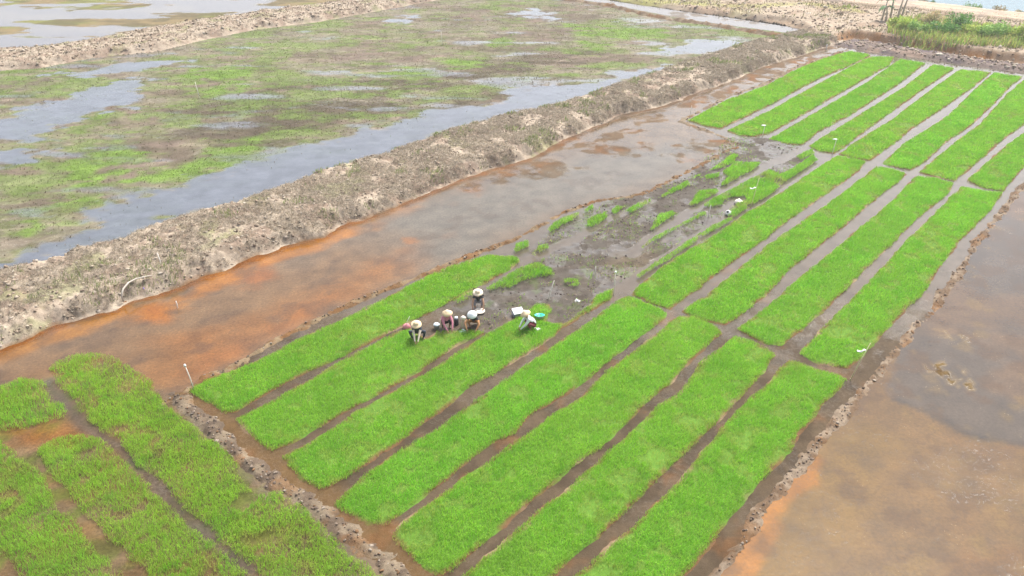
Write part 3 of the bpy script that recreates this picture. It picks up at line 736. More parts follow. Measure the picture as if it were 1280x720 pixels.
WEAR = {1: 0.3, 3: 0.7, 6: 0.5, 7: 1.0, 9: 0.4, 11: 1.0, 10: 0.6, 21: 0.4, 24: 0.5}
def _tint(seed, k): return (math.sin(seed * 12.9898 + k * 78.233) * 43758.5453) % 1.0
def bed_blades(name, W, parent, o0, dens_k=1.0, h0=0.21, seed=0, holes=(), ragged=0.14, cols=GREENS, cw=GW, sparse=0.0, lean=0.95, z0=0.0, fill=0.10):
    cy = W[:, 1].mean()
    px = math.hypot(cy, CAM_H) / FPX * 1.25          # metres per picture pixel here
    w = max(0.011, 0.30 * px)
    dens = 900 * dens_k * (0.011 / w) ** 1.05
    P = scatter(W, dens, fill + 0.2)
    X, Y = P[:, 0], P[:, 1]
    s = fill + sd(X, Y, W) + (fbm(X, Y, 0.9, 4, 301 + seed) - 0.5) * 2 * ragged - 0.02
    keep = s > RNG.uniform(0, 0.10, len(P))
    thin = fbm(X, Y, 1.5, 4, 302 + seed)
    wr = WEAR.get(seed, 0.1) * 0.8
    keep &= RNG.uniform(0, 1, len(P)) > sstep(0.68 - 0.06 * wr, 0.78 - 0.06 * wr, thin) * 0.8
    spot = sstep(0.68 - 0.05 * wr, 0.76 - 0.05 * wr, fbm(X, Y, 0.6, 3, 312 + seed))
    keep &= RNG.uniform(0, 1, len(P)) > spot * 0.7
    if sparse: keep &= RNG.uniform(0, 1, len(P)) > sparse * sstep(0.44, 0.66, fbm(X, Y, 0.8, 5, 303 + seed) * 0.7 + 0.3 * fbm(X, Y, 4, 3, 309 + seed))
    for q in holes: keep &= ~(sd(X, Y, GP(q)) + (fbm(X, Y, 0.5, 3, 304) - 0.5) * 0.4 > 0)
    P = P[keep]; X, Y = P[:, 0], P[:, 1]; s = s[keep]
    # combed waves of height and lean across the bed
    wave = fbm(X * 0.75 + Y * 0.66, (Y * 0.75 - X * 0.66) * 2.4, 1.0, 3, 305 + seed)
    h = h0 * (0.55 + 0.5 * wave + 0.45 * fbm(X, Y, 0.30, 2, 308 + seed)) * RNG.uniform(0.75, 1.2, len(P)) * (0.65 + 0.35 * sstep(0, 0.35, s))
    c = palette(len(P), cols, cw, 0.26) * np.array([0.94 + 0.12 * _tint(seed, 1), 0.95 + 0.08 * _tint(seed, 2), 1.0])[None, :]
    c = mixc(c, (0.15, 0.42, 0.025), sstep(0.55, 0.70, fbm(X, Y, 0.7, 3, 307 + seed)) * 0.5)
    big = fbm(X, Y, 3.2, 4, 306 + seed)
    c = mixc(c, (0.29, 0.50, 0.055), sstep(0.5, 0.72, big) * 0.45)
    c = mixc(c, (0.34, 0.32, 0.09), sstep(0.25, 0.0, s) * 0.45 * RNG.uniform(0, 1, len(P)))
    c = mixc(c, (0.42, 0.33, 0.12), np.maximum(sstep(0.62 - 0.06 * wr, 0.76 - 0.06 * wr, thin[keep]), spot[keep]) * 0.5)
    Z = z0 + 0.055 * sstep(-0.1, 0.1, s)
    return blades(name, P - np.array(o0)[None, :], Z, h, np.full(len(P), w), c, M_LEAF, lean, parent)

def subdiv(W):
    return W

BED_GROUP = 'rice seedling beds in the nursery'
def bed(px, label, seed, holes=(), dens=1.0, h0=0.18, patches=None, group=BED_GROUP, name='seedling_bed', cat='seedling bed', sparse=0.0, ragged=0.14, cols=GREENS, cw=GW, base=True, lean=0.95, rim=0.07, z0=0.0, fill=0.10):
    W = GP(px)
    o0 = tuple(W.mean(0))
    t = empty(name, (o0[0], o0[1], 0))
    tag(t, label, cat, group)
    if base: bed_base('mud_base', W, t, o0, seed=seed, rim=rim)
    if patches is None:
        b = bed_blades('seedlings', W, t, o0, dens, h0, seed, holes, ragged, cols, cw, sparse, lean, z0, fill)
        b['kind'] = 'stuff'
    else:
        for q in patches:
            b = bed_blades('seedlings', GP(q), t, o0, dens, h0, seed, holes, ragged, cols, cw, sparse, lean, z0, fill)
            if b: b['kind'] = 'stuff'
    return t

# front block, from the orange pond to the right pond
N1 = [(240, 490), (256, 478), (320, 454), (370, 427), (420, 405), (470, 380), (512, 358), (560, 335), (612, 320), (640, 322), (649, 327), (637, 336), (595, 360), (537, 390), (495, 411), (460, 430), (420, 449), (370, 472), (325, 496), (295, 515), (282, 517), (265, 507)]
N2 = [(296, 526), (320, 512), (347, 500), (395, 472), (440, 446), (470, 430), (500, 415), (513, 412), (533, 424), (545, 415), (565, 416), (596, 414), (606, 417), (570, 432), (527, 461), (480, 490), (432, 515), (390, 538), (367, 553), (340, 565), (325, 556)]
N3 = [(354, 573), (382, 559), (415, 538), (445, 516), (490, 493), (537, 466), (570, 443), (607, 421), (640, 402), (655, 393), (672, 381), (685, 381), (688, 388), (680, 402), (692, 406), (706, 405), (716, 399), (740, 380), (746, 370), (766, 364), (760, 374), (727, 396), (702, 411), (677, 431), (640, 454), (615, 469), (582, 487), (550, 515), (520, 536), (495, 555), (460, 579), (425, 602), (404, 612), (382, 602)]
N4 = [(419, 632), (432, 617), (460, 593), (500, 565), (537, 544), (570, 521), (595, 503), (640, 470), (672, 448), (707, 425), (747, 396), (772, 377), (785, 372), (815, 382), (833, 392), (829, 400), (800, 421), (770, 443), (740, 469), (702, 495), (665, 517), (640, 543), (617, 554), (592, 570), (560, 597), (525, 624), (495, 646), (480, 656), (462, 655), (440, 645)]
N5 = [(489, 672), (500, 658), (532, 635), (570, 607), (610, 580), (640, 557), (665, 541), (690, 521), (722, 501), (757, 468), (790, 442), (825, 416), (847, 397), (865, 397), (890, 407), (900, 417), (888, 428), (862, 451), (838, 480), (815, 496), (790, 520), (772, 538), (750, 560), (715, 584), (677, 614), (640, 646), (615, 668), (585, 694), (562, 714), (545, 720), (530, 710), (515, 695)]
N6 = [(560, 738), (582, 719), (607, 697), (640, 671), (690, 629), (727, 597), (760, 567), (795, 538), (820, 511), (852, 491), (877, 453), (905, 433), (917, 422), (940, 429), (960, 438), (967, 445), (957, 460), (935, 484), (917, 506), (887, 536), (847, 574), (820, 599), (790, 631), (750, 669), (715, 696), (690, 722), (640, 770), (600, 760)]
N7 = [(690, 752), (722, 720), (765, 682), (815, 637), (850, 605), (875, 568), (905, 536), (925, 511), (960, 482), (977, 460), (987, 452), (1010, 459), (1040, 469), (1056, 476), (1051, 484), (1027, 505), (1010, 527), (997, 542), (985, 565), (960, 590), (937, 616), (910, 646), (890, 678), (857, 716), (815, 765), (740, 780)]
M4 = [(790, 369), (800, 358), (827, 336), (865, 312), (902, 290), (935, 266), (960, 252), (1000, 226), (1035, 203), (1047, 196), (1066, 199), (1081, 203), (1072, 213), (1035, 241), (990, 271), (960, 296), (927, 319), (890, 344), (875, 360), (850, 376), (837, 386), (815, 380)]
M5 = [(852, 390), (880, 372), (897, 360), (935, 328), (960, 308), (1010, 273), (1055, 241), (1095, 210), (1115, 212), (1132, 218), (1120, 229), (1100, 244), (1060, 278), (1020, 310), (985, 338), (960, 365), (930, 391), (905, 406), (877, 400)]
M6 = [(922, 412), (960, 385), (985, 362), (1042, 313), (1085, 278), (1120, 248), (1145, 221), (1170, 224), (1190, 230), (1185, 242), (1145, 274), (1110, 309), (1058, 360), (1030, 387), (992, 419), (977, 432), (960, 431), (940, 421)]
M7 = [(1000, 442), (1032, 408), (1077, 364), (1135, 301), (1185, 251), (1202, 235), (1230, 240), (1252, 242), (1235, 265), (1200, 301), (1170, 339), (1155, 363), (1127, 391), (1100, 419), (1075, 449), (1058, 460), (1022, 455)]
F1 = [(861, 151), (910, 125), (960, 107), (997, 87), (1030, 74), (1062, 65), (1088, 69), (1077, 75), (1050, 87), (1015, 102), (960, 132), (900, 161), (880, 157)]
F2 = [(910, 164), (960, 141), (1020, 107), (1060, 86), (1087, 72), (1117, 72), (1110, 82), (1060, 110), (1005, 142), (962, 166), (942, 171), (925, 169)]
F3 = [(962, 175), (1022, 140), (1082, 105), (1125, 75), (1155, 80), (1120, 107), (1060, 145), (1022, 165), (1002, 181), (985, 180)]
F4 = [(1012, 183), (1072, 146), (1130, 110), (1166, 82), (1192, 86), (1160, 107), (1110, 142), (1062, 178), (1042, 192), (1025, 189)]
F5 = [(1050, 193), (1070, 178), (1115, 151), (1160, 116), (1200, 88), (1237, 91), (1220, 105), (1180, 134), (1140, 160), (1117, 179), (1098, 192), (1086, 201), (1066, 197)]
F6 = [(1104, 205), (1130, 181), (1185, 146), (1222, 110), (1242, 92), (1277, 97), (1265, 105), (1242, 129), (1210, 159), (1180, 178), (1158, 200), (1137, 212), (1120, 209)]
F7 = [(1150, 216), (1195, 178), (1225, 156), (1260, 118), (1282, 99), (1340, 108), (1300, 140), (1248, 178), (1210, 212), (1192, 226), (1170, 221)]
F8 = [(1210, 226), (1235, 203), (1262, 180), (1320, 140), (1360, 112), (1420, 120), (1360, 158), (1280, 207), (1253, 239), (1230, 235)]
WHO = [(508, 424), (512, 410), (540, 410), (545, 420), (538, 427), (520, 429)]
bed(N1, 'front block bed beside the orange pond, with its far end rounded', 1)
bed(N2, 'front block bed where the crouching workers pull seedlings at its far end', 2, holes=[WHO])
bed(N3, 'front block bed with the white shirted worker at its far end', 3)
bed(N4, 'fourth front block bed from the orange pond, square far end by a white capped pole', 4)
bed(N5, 'fifth front block bed from the orange pond, third from the right pond', 5)
bed(N6, 'front block bed next but one to the right pond', 6)
bed(N7, 'front block bed nearest the right pond, bright far corner', 7)
bed(M4, 'middle block green bed beside the half cleared beds', 8, h0=0.18)
bed(M5, 'middle block green bed, second after the half cleared beds', 9, h0=0.18)
bed(M6, 'middle block green bed, next but one to the right pond', 10, h0=0.18)
bed(M7, 'middle block green bed along the right pond ridge, slanted white flag at its near corner', 11, h0=0.18)
FL = ['far block bed at the outer corner against the cloddy bank', 'far block bed second from the cloddy bank', 'far block bed third from the cloddy bank, white flag at its near end',
      'far block bed fourth from the cloddy bank, white capped stick at its near corner', 'far block bed fifth from the cloddy bank', 'far block bed sixth from the cloddy bank, wet lanes either side',
      'far block bed seventh from the cloddy bank, second from the right pond', 'far block bed nearest the right pond']
for i, (q, l) in enumerate(zip((F1, F2, F3, F4, F5, F6, F7, F8), FL)):
    bed(q, l, 20 + i, h0=0.18, rim=0.10)

def Z7(pts): return [(640 + x / 4, 180 + y / 4) for x, y in pts]
LANE1 = [(592, 363), (640, 335), (690, 295), (735, 268), (800, 240), (870, 205), (945, 176), (962, 190), (900, 222), (840, 255), (780, 285), (700, 330), (640, 362), (606, 370)]
q1 = [Z7(q) for q in ([(740, 270), (790, 235), (880, 190), (890, 215), (800, 255), (755, 275)], [(900, 180), (1000, 130), (1100, 60), (1135, 65), (1110, 95), (1060, 125), (1000, 140), (950, 155), (905, 182)],
      [(1050, 150), (1110, 100), (1240, 105), (1200, 140), (1060, 215), (1035, 215), (1080, 170)], [(960, 170), (1040, 150), (1040, 175), (975, 185)], [(885, 310), (930, 245), (1020, 235), (1030, 250), (960, 290), (900, 318)],
      [(175, 440), (230, 390), (335, 350), (330, 375), (250, 415), (190, 452)], [(365, 425), (380, 385), (470, 350), (480, 380), (400, 425)], [(360, 340), (400, 315), (410, 335), (370, 350)],
      [(495, 345), (520, 320), (555, 325), (540, 345), (510, 358)], [(560, 345), (620, 310), (690, 285), (695, 300), (640, 330), (600, 355)],
      [(5, 540), (20, 510), (75, 495), (80, 520), (20, 558)], [(100, 560), (130, 520), (180, 510), (185, 530), (110, 575)], [(0, 600), (-20, 590), (0, 575), (30, 580), (40, 600), (0, 620)])]
q2 = [[(606, 364), (618, 356), (650, 337), (672, 331), (690, 339), (694, 346), (660, 351), (640, 361), (612, 366)], [(566, 378), (590, 366), (596, 370), (572, 383)], *[Z7(q) for q in (
      [(255, 690), (290, 685), (335, 690), (330, 705), (262, 705)], [(280, 720), (320, 700), (345, 705), (330, 722)], [(380, 690), (390, 655), (402, 650), (400, 690)],
      [(685, 440), (730, 360), (800, 345), (820, 360), (750, 405), (700, 442)], [(140, 590), (160, 575), (165, 590), (150, 602)])]]
q3 = [Z7(q) for q in ([(640, 525), (720, 470), (800, 430), (900, 375), (960, 345), (970, 360), (860, 415), (790, 450), (700, 500), (650, 535)],
      [(620, 670), (720, 600), (780, 560), (880, 490), (960, 440), (1080, 380), (1110, 370), (1100, 392), (960, 470), (800, 580), (740, 615), (630, 680)],
      [(950, 320), (1000, 285), (1060, 255), (1150, 205), (1280, 135), (1340, 160), (1400, 130), (1500, 60), (1530, 90), (1360, 200), (1280, 270), (1200, 315), (1120, 370), (1080, 372), (1090, 320), (1130, 290), (1060, 285), (1050, 310), (990, 325)],
      [(1420, 70), (1500, 30), (1510, 55), (1440, 85)])]
HOLE = [Z7([(1060, 300), (1080, 275), (1160, 270), (1175, 290), (1130, 305), (1085, 330)])]
bed(LANE1, 'half cleared bed of grey mud and green remnants along the pond ridge', 31, patches=q1, base=False, h0=0.22, ragged=0.12, z0=0.08, fill=0.04)
bed(LANE1, 'mostly cleared muddy bed behind the seated workers, few green remnants left', 32, patches=q2, base=False, h0=0.22, ragged=0.12, z0=0.08, fill=0.04)
bed(LANE1, 'partly cleared bed with thin green margins and white containers', 33, patches=q3, base=False, h0=0.22, ragged=0.12, holes=HOLE, z0=0.08, fill=0.04)

# lower left weedy beds
LG = [(0.28, 0.56, 0.04), (0.33, 0.58, 0.05), (0.24, 0.50, 0.035), (0.26, 0.42, 0.05), (0.32, 0.34, 0.09)]
LW = [0.3, 0.3, 0.18, 0.15, 0.07]
L1 = [(62, 462), (95, 446), (130, 444), (155, 458), (180, 474), (192, 492), (208, 507), (228, 527), (254, 546), (295, 580), (303, 598), (325, 620), (347, 620), (382, 642), (415, 676), (437, 700), (462, 714), (520, 770), (400, 800), (320, 714), (275, 672), (250, 648), (212, 613), (175, 583), (150, 549), (123, 533), (97, 502), (74, 474)]
L2 = [(46, 563), (75, 548), (110, 545), (128, 556), (155, 580), (190, 615), (232, 652), (275, 685), (305, 715), (360, 790), (240, 790), (186, 719), (150, 687), (120, 657), (92, 620), (67, 592), (50, 572)]
L3 = [(-60, 575), (0, 556), (15, 566), (35, 577), (57, 605), (78, 640), (100, 665), (125, 690), (147, 718), (200, 790), (80, 790), (25, 717), (0, 683), (-60, 640)]
L4 = [(-60, 505), (0, 488), (25, 478), (50, 480), (56, 500), (79, 510), (81, 522), (50, 530), (15, 536), (-60, 545)]
LGRP = 'weedy rice beds below the orange pond'
H1 = [[(285, 636), (300, 618), (322, 616), (325, 624), (304, 640)]]
bed(L1, 'patchy yellowish rice bed against the broken clod ridge', 41, holes=H1, dens=1.05, h0=0.19, sparse=0.6, ragged=0.32, fill=0.14, cols=LG, cw=LW, group=LGRP, name='weedy_rice_bed', cat='rice bed', base=False, lean=1.0)
bed(L2, 'dense weedy rice bed between two narrow muddy ditches', 42, dens=1.05, h0=0.19, sparse=0.5, ragged=0.3, fill=0.14, cols=LG, cw=LW, group=LGRP, name='weedy_rice_bed', cat='rice bed', base=False, lean=1.0)
bed(L3, 'weedy rice bed running out of the lower left corner', 43, dens=1.05, h0=0.19, sparse=0.6, ragged=0.32, fill=0.14, cols=LG, cw=LW, group=LGRP, name='weedy_rice_bed', cat='rice bed', base=False, lean=1.0)
bed(L4, 'short weedy rice clump at the edge of the orange pond', 44, dens=0.8, h0=0.26, sparse=0.5, ragged=0.3, fill=0.145, cols=LG, cw=LW, group=LGRP, name='weedy_rice_bed', cat='rice bed', base=False, lean=1.0)

# ------------------------------------------------------------------ small mesh builders
def tube(bm, pts, r, seg=8, cap=True):
    pts = [Vector(p) for p in pts]; n = len(pts)
    rs = r if isinstance(r, (list, tuple)) else [r] * n
    rings = []
    for i, p in enumerate(pts):
        t = (pts[min(n - 1, i + 1)] - pts[max(0, i - 1)]).normalized()
        u = t.orthogonal().normalized() if i == 0 else (pu - t * pu.dot(t)).normalized()
        pu = u; v = t.cross(u)
        rings.append([bm.verts.new(p + (u * math.cos(2 * math.pi * k / seg) + v * math.sin(2 * math.pi * k / seg)) * rs[i]) for k in range(seg)])
    for a, b in zip(rings, rings[1:]):
        for k in range(seg): bm.faces.new((a[k], a[(k + 1) % seg], b[(k + 1) % seg], b[k]))
    if cap:
        bm.faces.new(rings[0][::-1]); bm.faces.new(rings[-1])

def lathe(bm, prof, seg=24, wob=0.0, M=None):
    M = M or Matrix()
    rings = []
    for r, z in prof:
        if r < 1e-5: rings.append([bm.verts.new(M @ Vector((0, 0, z)))])
        else: rings.append([bm.verts.new(M @ Vector((r * (1 + wob * math.sin(3 * a + 5 * z) + random.uniform(-wob, wob) * 0.4) * math.cos(a), r * (1 + wob * math.cos(2 * a + 1)) * math.sin(a), z + random.uniform(-wob, wob) * r * 0.5))) for a in [2 * math.pi * k / seg for k in range(seg)]])
    for a, b in zip(rings, rings[1:]):
        if len(a) == 1 and len(b) == 1: continue
        for k in range(seg):
            if len(a) == 1: bm.faces.new((a[0], b[k], b[(k + 1) % seg]))
            elif len(b) == 1: bm.faces.new((a[k], a[(k + 1) % seg], b[0]))
            else: bm.faces.new((a[k], a[(k + 1) % seg], b[(k + 1) % seg], b[k]))

def box(bm, c, s, M=None, bevel=0.0):
    M = M or Matrix()
    r = bmesh.ops.create_cube(bm, size=1.0, matrix=M @ Matrix.Translation(c) @ Matrix.Diagonal((*s, 1)))
    if bevel:
        es = list({e for v in r['verts'] for e in v.link_edges})
        bmesh.ops.bevel(bm, geom=es, offset=bevel, segments=2, affect='EDGES', profile=0.6)

def done(name, bm, mat, parent=None, smooth=True):
    bmesh.ops.recalc_face_normals(bm, faces=bm.faces)
    me = bpy.data.meshes.new(name); bm.to_mesh(me); bm.free()
    return link(name, me, mat, parent, smooth)

M_WHITE = plain_material('white_plastic', (0.78, 0.78, 0.76), 0.4, 0.06, 20)
M_FOAM = plain_material('white_foam', (0.82, 0.82, 0.82), 0.8, 0.05, 30)
M_CREAM = plain_material('cream_cloth', (0.72, 0.66, 0.58), 0.8, 0.15, 20, 0.01)
M_BAMBOO = plain_material('dry_bamboo', (0.62, 0.58, 0.34), 0.7, 0.3, 12)
M_PALEPOLE = plain_material('bleached_wood', (0.74, 0.69, 0.62), 0.8, 0.2, 14)
M_STRAWHAT = plain_material('straw_plait', (0.66, 0.50, 0.32), 0.85, 0.2, 40, 0.006)
M_HATTOP = plain_material('straw_plait_pale', (0.72, 0.60, 0.46), 0.85, 0.2, 40, 0.006)
M_HATWHITE = plain_material('grey_white_cloth', (0.66, 0.68, 0.70), 0.8, 0.1, 25)
M_TEAL = plain_material('teal_plastic', (0.05, 0.47, 0.45), 0.35, 0.08, 10)
M_PALETEAL = plain_material('pale_translucent_plastic', (0.55, 0.68, 0.62), 0.4, 0.1, 10)
M_PINK = plain_material('pink_sacking', (0.62, 0.24, 0.26), 0.8, 0.3, 22, 0.01)
M_DARK = plain_material('black_and_mouth_shade', (0.02, 0.02, 0.022), 0.7, 0.2, 10)
M_SKIN = plain_material('skin', (0.42, 0.25, 0.16), 0.55, 0.1, 20)
M_HAIR = plain_material('black_hair', (0.015, 0.012, 0.01), 0.6, 0.2, 60)
M_PURPLE = plain_material('purple_wrapper', (0.24, 0.16, 0.50), 0.4, 0.2, 20)
M_GREYBLUE = plain_material('pale_blue_plastic', (0.55, 0.66, 0.74), 0.4, 0.15, 20)
M_GREY = plain_material('grey_plastic', (0.42, 0.45, 0.47), 0.5, 0.1, 20)
M_SACK = plain_material('tan_sacking', (0.42, 0.33, 0.24), 0.9, 0.25, 30, 0.01)
M_SHADED_SIDE = plain_material('shaded_foam_side', (0.30, 0.34, 0.42), 0.7, 0.1, 20)
M_BRANCH = plain_material('weathered_branch', (0.46, 0.42, 0.36), 0.85, 0.25, 9)
M_BANANA = plain_material('banana_leaf', (0.10, 0.20, 0.06), 0.5, 0.3, 4)
M_DEADLEAF = plain_material('dead_banana_leaf', (0.45, 0.38, 0.26), 0.8, 0.3, 6)
M_BARK = plain_material('pale_bark', (0.42, 0.37, 0.30), 0.85, 0.3, 10, 0.01)

# ------------------------------------------------------------------ poles and flags
PG = 'marker poles'
def pole(base, top, label, head=None, r=0.026, mat=None, zb=0.0, cat='pole', group=PG, name='marker_pole', up=None):
    """base and top are photo pixels; the pole stands where its base is and leans in the picture plane"""
    bx, by = G(*base, zb)
    # height from the pixel rise at that distance
    dist = math.sqrt(bx * bx + by * by + (CAM_H - zb) ** 2)
    dep = math.atan2(CAM_H, by)
    hgt = (base[1] - top[1]) / FPX * dist / math.cos(dep)
    dx = (top[0] - base[0]) / FPX * dist
    t = empty(name, (bx, by, zb)); tag(t, label, cat, group)
    bm = bmesh.new()
    tube(bm, [(0, 0, -0.25), (dx * 0.5 + 0.01, 0, hgt * 0.5), (dx, 0, hgt)], [r, r * 0.9, r * 0.75], 7)
    done('shaft', bm, mat or M_PALEPOLE, t)
    bm = bmesh.new()
    if head == 'cup':
        lathe(bm, [(0.0, 0.11), (0.042, 0.10), (0.055, 0.05), (0.06, 0.0), (0.05, 0.0), (0.0, 0.08)], 14, 0.04, Matrix.Translation((dx, 0, hgt - 0.08)))
        done('cap', bm, M_WHITE, t)
    elif head == 'flag':
        s = 0.42; f = up or 0.85; hx = dx * f; hz = hgt * f
        n = 8; prev = None
        for i in range(n + 1):
            x = hx - s * i / n - 0.005; z = hz + 0.04 * math.sin(i * 0.9) - 0.02 * i / n
            y = 0.03 * math.sin(i * 1.3)
            cur = [bm.verts.new((x, y + 0.03, z + 0.03)), bm.verts.new((x, y - 0.03, z - 0.03)), bm.verts.new((x, y - 0.025, z - 0.035)), bm.verts.new((x, y + 0.035, z + 0.025))]
            if prev:
                for k in range(4): bm.faces.new((prev[k], prev[(k + 1) % 4], cur[(k + 1) % 4], cur[k]))
            prev = cur
        done('flag', bm, M_WHITE, t)
    elif head == 'rag':
        s = 0.32
        lathe(bm, [(0.0, 0.05), (0.06, 0.045), (0.10, 0.0), (0.05, -0.03), (0.0, -0.03)], 10, 0.15, Matrix.Translation((dx - 0.12, 0, hgt)) @ Matrix.Diagonal((2.2, 1.0, 1.0, 1)))
        done('rag', bm, M_WHITE, t)
    else: bm.free()
    return t
pole((243, 487), (238.5, 459), 'white capped thin pole at the near corner of the pond ridge', 'cup')
pole((767, 369), (767.5, 340), 'tall white capped pole beside the crossing of muddy lanes', 'cup', 0.018)
pole((744, 343), (744, 333), 'short bare pinkish stick in the cleared mud', None, 0.028)
pole((684, 375), (692, 351), 'leaning bare pale pole in cleared mud above the teal basin', None, 0.024)
pole((938, 259), (943, 225), 'thin yellowish rod with a white strip near the white sack', 'flag', 0.024, M_BAMBOO, up=0.66)
pole((884.5, 272), (886.5, 257), 'thin pale bare stick left of the white jug', None, 0.028)
pole((952.5, 171), (954, 158), 'short stick with a white rag by the far block lane, nearer the pond', 'rag', 0.03)
pole((1040, 192), (1042, 176), 'short stick with a white rag where far and middle blocks meet', 'rag', 0.03)
pole((1061, 476), (1075, 434), 'slanted yellowish rod with white strip beside the right pond lane', 'flag', 0.024, M_BAMBOO, up=0.80)
pole((203, 335), (201, 318), 'short white stick standing on the wide earth bank', None, 0.035, None, 0.5)
pole((250, 124), (248, 105), 'lone pale stick standing in the weedy paddy at left', None, 0.03)
pole((222, 385), (222, 377), 'tiny white peg sticking out of the orange pond', None, 0.03)
pole((862, 147), (863, 133), 'thin stick at the outer corner of the far block', None, 0.028)
pole((553, 56), (552, 41), 'thin stick in the middle of the weedy paddy', None, 0.025)
pole((1033, 60), (1033, 56), 'small white peg where the wide bank ends', None, 0.06, M_WHITE, 0.2)

# bent pale branch lying over the bank's edge
pts = []
for (x, y), z in zip([(154, 377), (152, 369), (154, 361), (161, 353), (170, 348.5), (180, 346), (190, 344)], (0.10, 0.55, 0.80, 0.88, 0.9, 0.88, 0.82)):
    pts.append((*G(x, y, z), z))
o0 = Vector((*G(154, 377), 0))
br = empty('bent_branch', o0); tag(br, 'bent white branch arching over the foot of the wide bank', 'branch')
bm = bmesh.new(); tube(bm, [Vector(p) - o0 for p in pts], [0.045, 0.05, 0.05, 0.045, 0.04, 0.035, 0.02], 8); done('stem', bm, M_BRANCH, br)

# ------------------------------------------------------------------ containers and bags
def at(x, y, z=0.0): return (*G(x, y, z), z)

t = empty('foam_box', at(647, 394), 0.35); tag(t, 'white foam box lying tilted in the mud behind the white shirted worker', 'foam box')
M = Matrix.Translation((0, 0, 0.16)) @ Matrix.Rotation(0.30, 4, 'X')
bm = bmesh.new(); box(bm, (0, 0, 0), (0.52, 0.40, 0.22), M, 0.015); done('box_body', bm, M_SHADED_SIDE, t, False)  # grey-blue body colour paints the shaded side of the white foam
bm = bmesh.new(); box(bm, (0, 0, 0.135), (0.56, 0.44, 0.045), M, 0.012); done('box_lid', bm, M_FOAM, t, False)

t = empty('basin', at(674.5, 399)); tag(t, 'teal plastic basin standing beside the white shirted worker', 'basin')
M = Matrix.Rotation(-0.18, 4, 'X')
bm = bmesh.new(); lathe(bm, [(0.0, 0.0), (0.16, 0.0), (0.25, 0.22), (0.27, 0.225), (0.27, 0.24)], 28, 0, M); done('basin_wall', bm, M_PALETEAL, t)
bm = bmesh.new(); lathe(bm, [(0.27, 0.242), (0.245, 0.242), (0.20, 0.15), (0.0, 0.13)], 28, 0, M); done('basin_inside', bm, M_TEAL, t)

t = empty('sack', at(923, 255)); tag(t, 'pale rounded sack sitting in a cleared hollow of seedlings', 'sack')
bm = bmesh.new(); lathe(bm, [(0.0, 0.0), (0.22, 0.0), (0.28, 0.10), (0.26, 0.20), (0.17, 0.29), (0.06, 0.32), (0.0, 0.32)], 20, 0.07); done('sack_body', bm, M_CREAM, t)
bm = bmesh.new(); lathe(bm, [(0.05, 0.30), (0.03, 0.34), (0.07, 0.39), (0.0, 0.37)], 10, 0.12); done('sack_neck', bm, M_CREAM, t)

t = empty('jug', at(910, 269)); tag(t, 'white plastic jug tipped over with a dark open mouth', 'jug')
M = Matrix.Translation((0, 0, 0.15)) @ Matrix.Rotation(0.7, 4, 'X') @ Matrix.Rotation(-0.5, 4, 'Y')
bm = bmesh.new(); lathe(bm, [(0.0, -0.14), (0.15, -0.14), (0.18, -0.05), (0.18, 0.10), (0.13, 0.18), (0.10, 0.20), (0.085, 0.19)], 22, 0.01, M); done('jug_body', bm, M_WHITE, t)
bm = bmesh.new(); lathe(bm, [(0.092, 0.195), (0.07, 0.16), (0.0, 0.15)], 22, 0, M); done('jug_mouth_shade', bm, M_DARK, t)  # near-black cup paints the shade inside the open mouth
bm = bmesh.new(); tube(bm, [M @ Vector(p) for p in ((0.12, 0, 0.18), (0.20, 0, 0.20), (0.23, 0, 0.12), (0.18, 0, 0.04))], 0.016, 8); done('jug_handle', bm, M_WHITE, t)

t = empty('bundle', at(507, 411)); tag(t, 'pink cloth bundle with a pale stick on the lane left of the workers', 'bundle')
bm = bmesh.new(); lathe(bm, [(0.0, 0.0), (0.17, 0.0), (0.21, 0.12), (0.15, 0.25), (0.05, 0.33), (0.0, 0.34)], 16, 0.14, Matrix.Rotation(0.5, 4, 'Y') @ Matrix.Diagonal((1.0, 0.8, 1.0, 1))); done('cloth', bm, M_PINK, t)
bm = bmesh.new(); tube(bm, [(0.02, 0, 0.1), (0.10, 0.02, 0.42), (0.25, 0.05, 0.72)], [0.018, 0.016, 0.012], 6); done('stick', bm, M_PALEPOLE, t)

t = empty('pail', at(546, 411)); tag(t, 'small grey white pail left of the pink shirted worker', 'pail')
bm = bmesh.new(); lathe(bm, [(0.0, 0.0), (0.12, 0.0), (0.15, 0.24), (0.165, 0.245), (0.165, 0.26)], 20); done('pail_body', bm, M_GREY, t)
bm = bmesh.new(); lathe(bm, [(0.168, 0.262), (0.16, 0.28), (0.10, 0.33), (0.0, 0.35)], 20, 0.05); done('pail_cover', bm, M_GREYBLUE, t)
bm = bmesh.new(); tube(bm, [(-0.165, 0, 0.25), (-0.15, -0.1, 0.31), (0, -0.17, 0.33), (0.15, -0.1, 0.31), (0.165, 0, 0.25)], 0.007, 6); done('pail_handle', bm, M_PALEPOLE, t)

t = empty('flask', at(570.5, 406)); tag(t, 'black flask with pale lid between the pink shirted worker and a bundle', 'flask')
bm = bmesh.new(); lathe(bm, [(0.0, 0.0), (0.11, 0.0), (0.12, 0.03), (0.12, 0.33), (0.08, 0.38)], 18); done('flask_body', bm, M_DARK, t)
bm = bmesh.new(); lathe(bm, [(0.082, 0.382), (0.09, 0.40), (0.085, 0.47), (0.0, 0.48)], 18); done('flask_lid', bm, M_GREYBLUE, t)

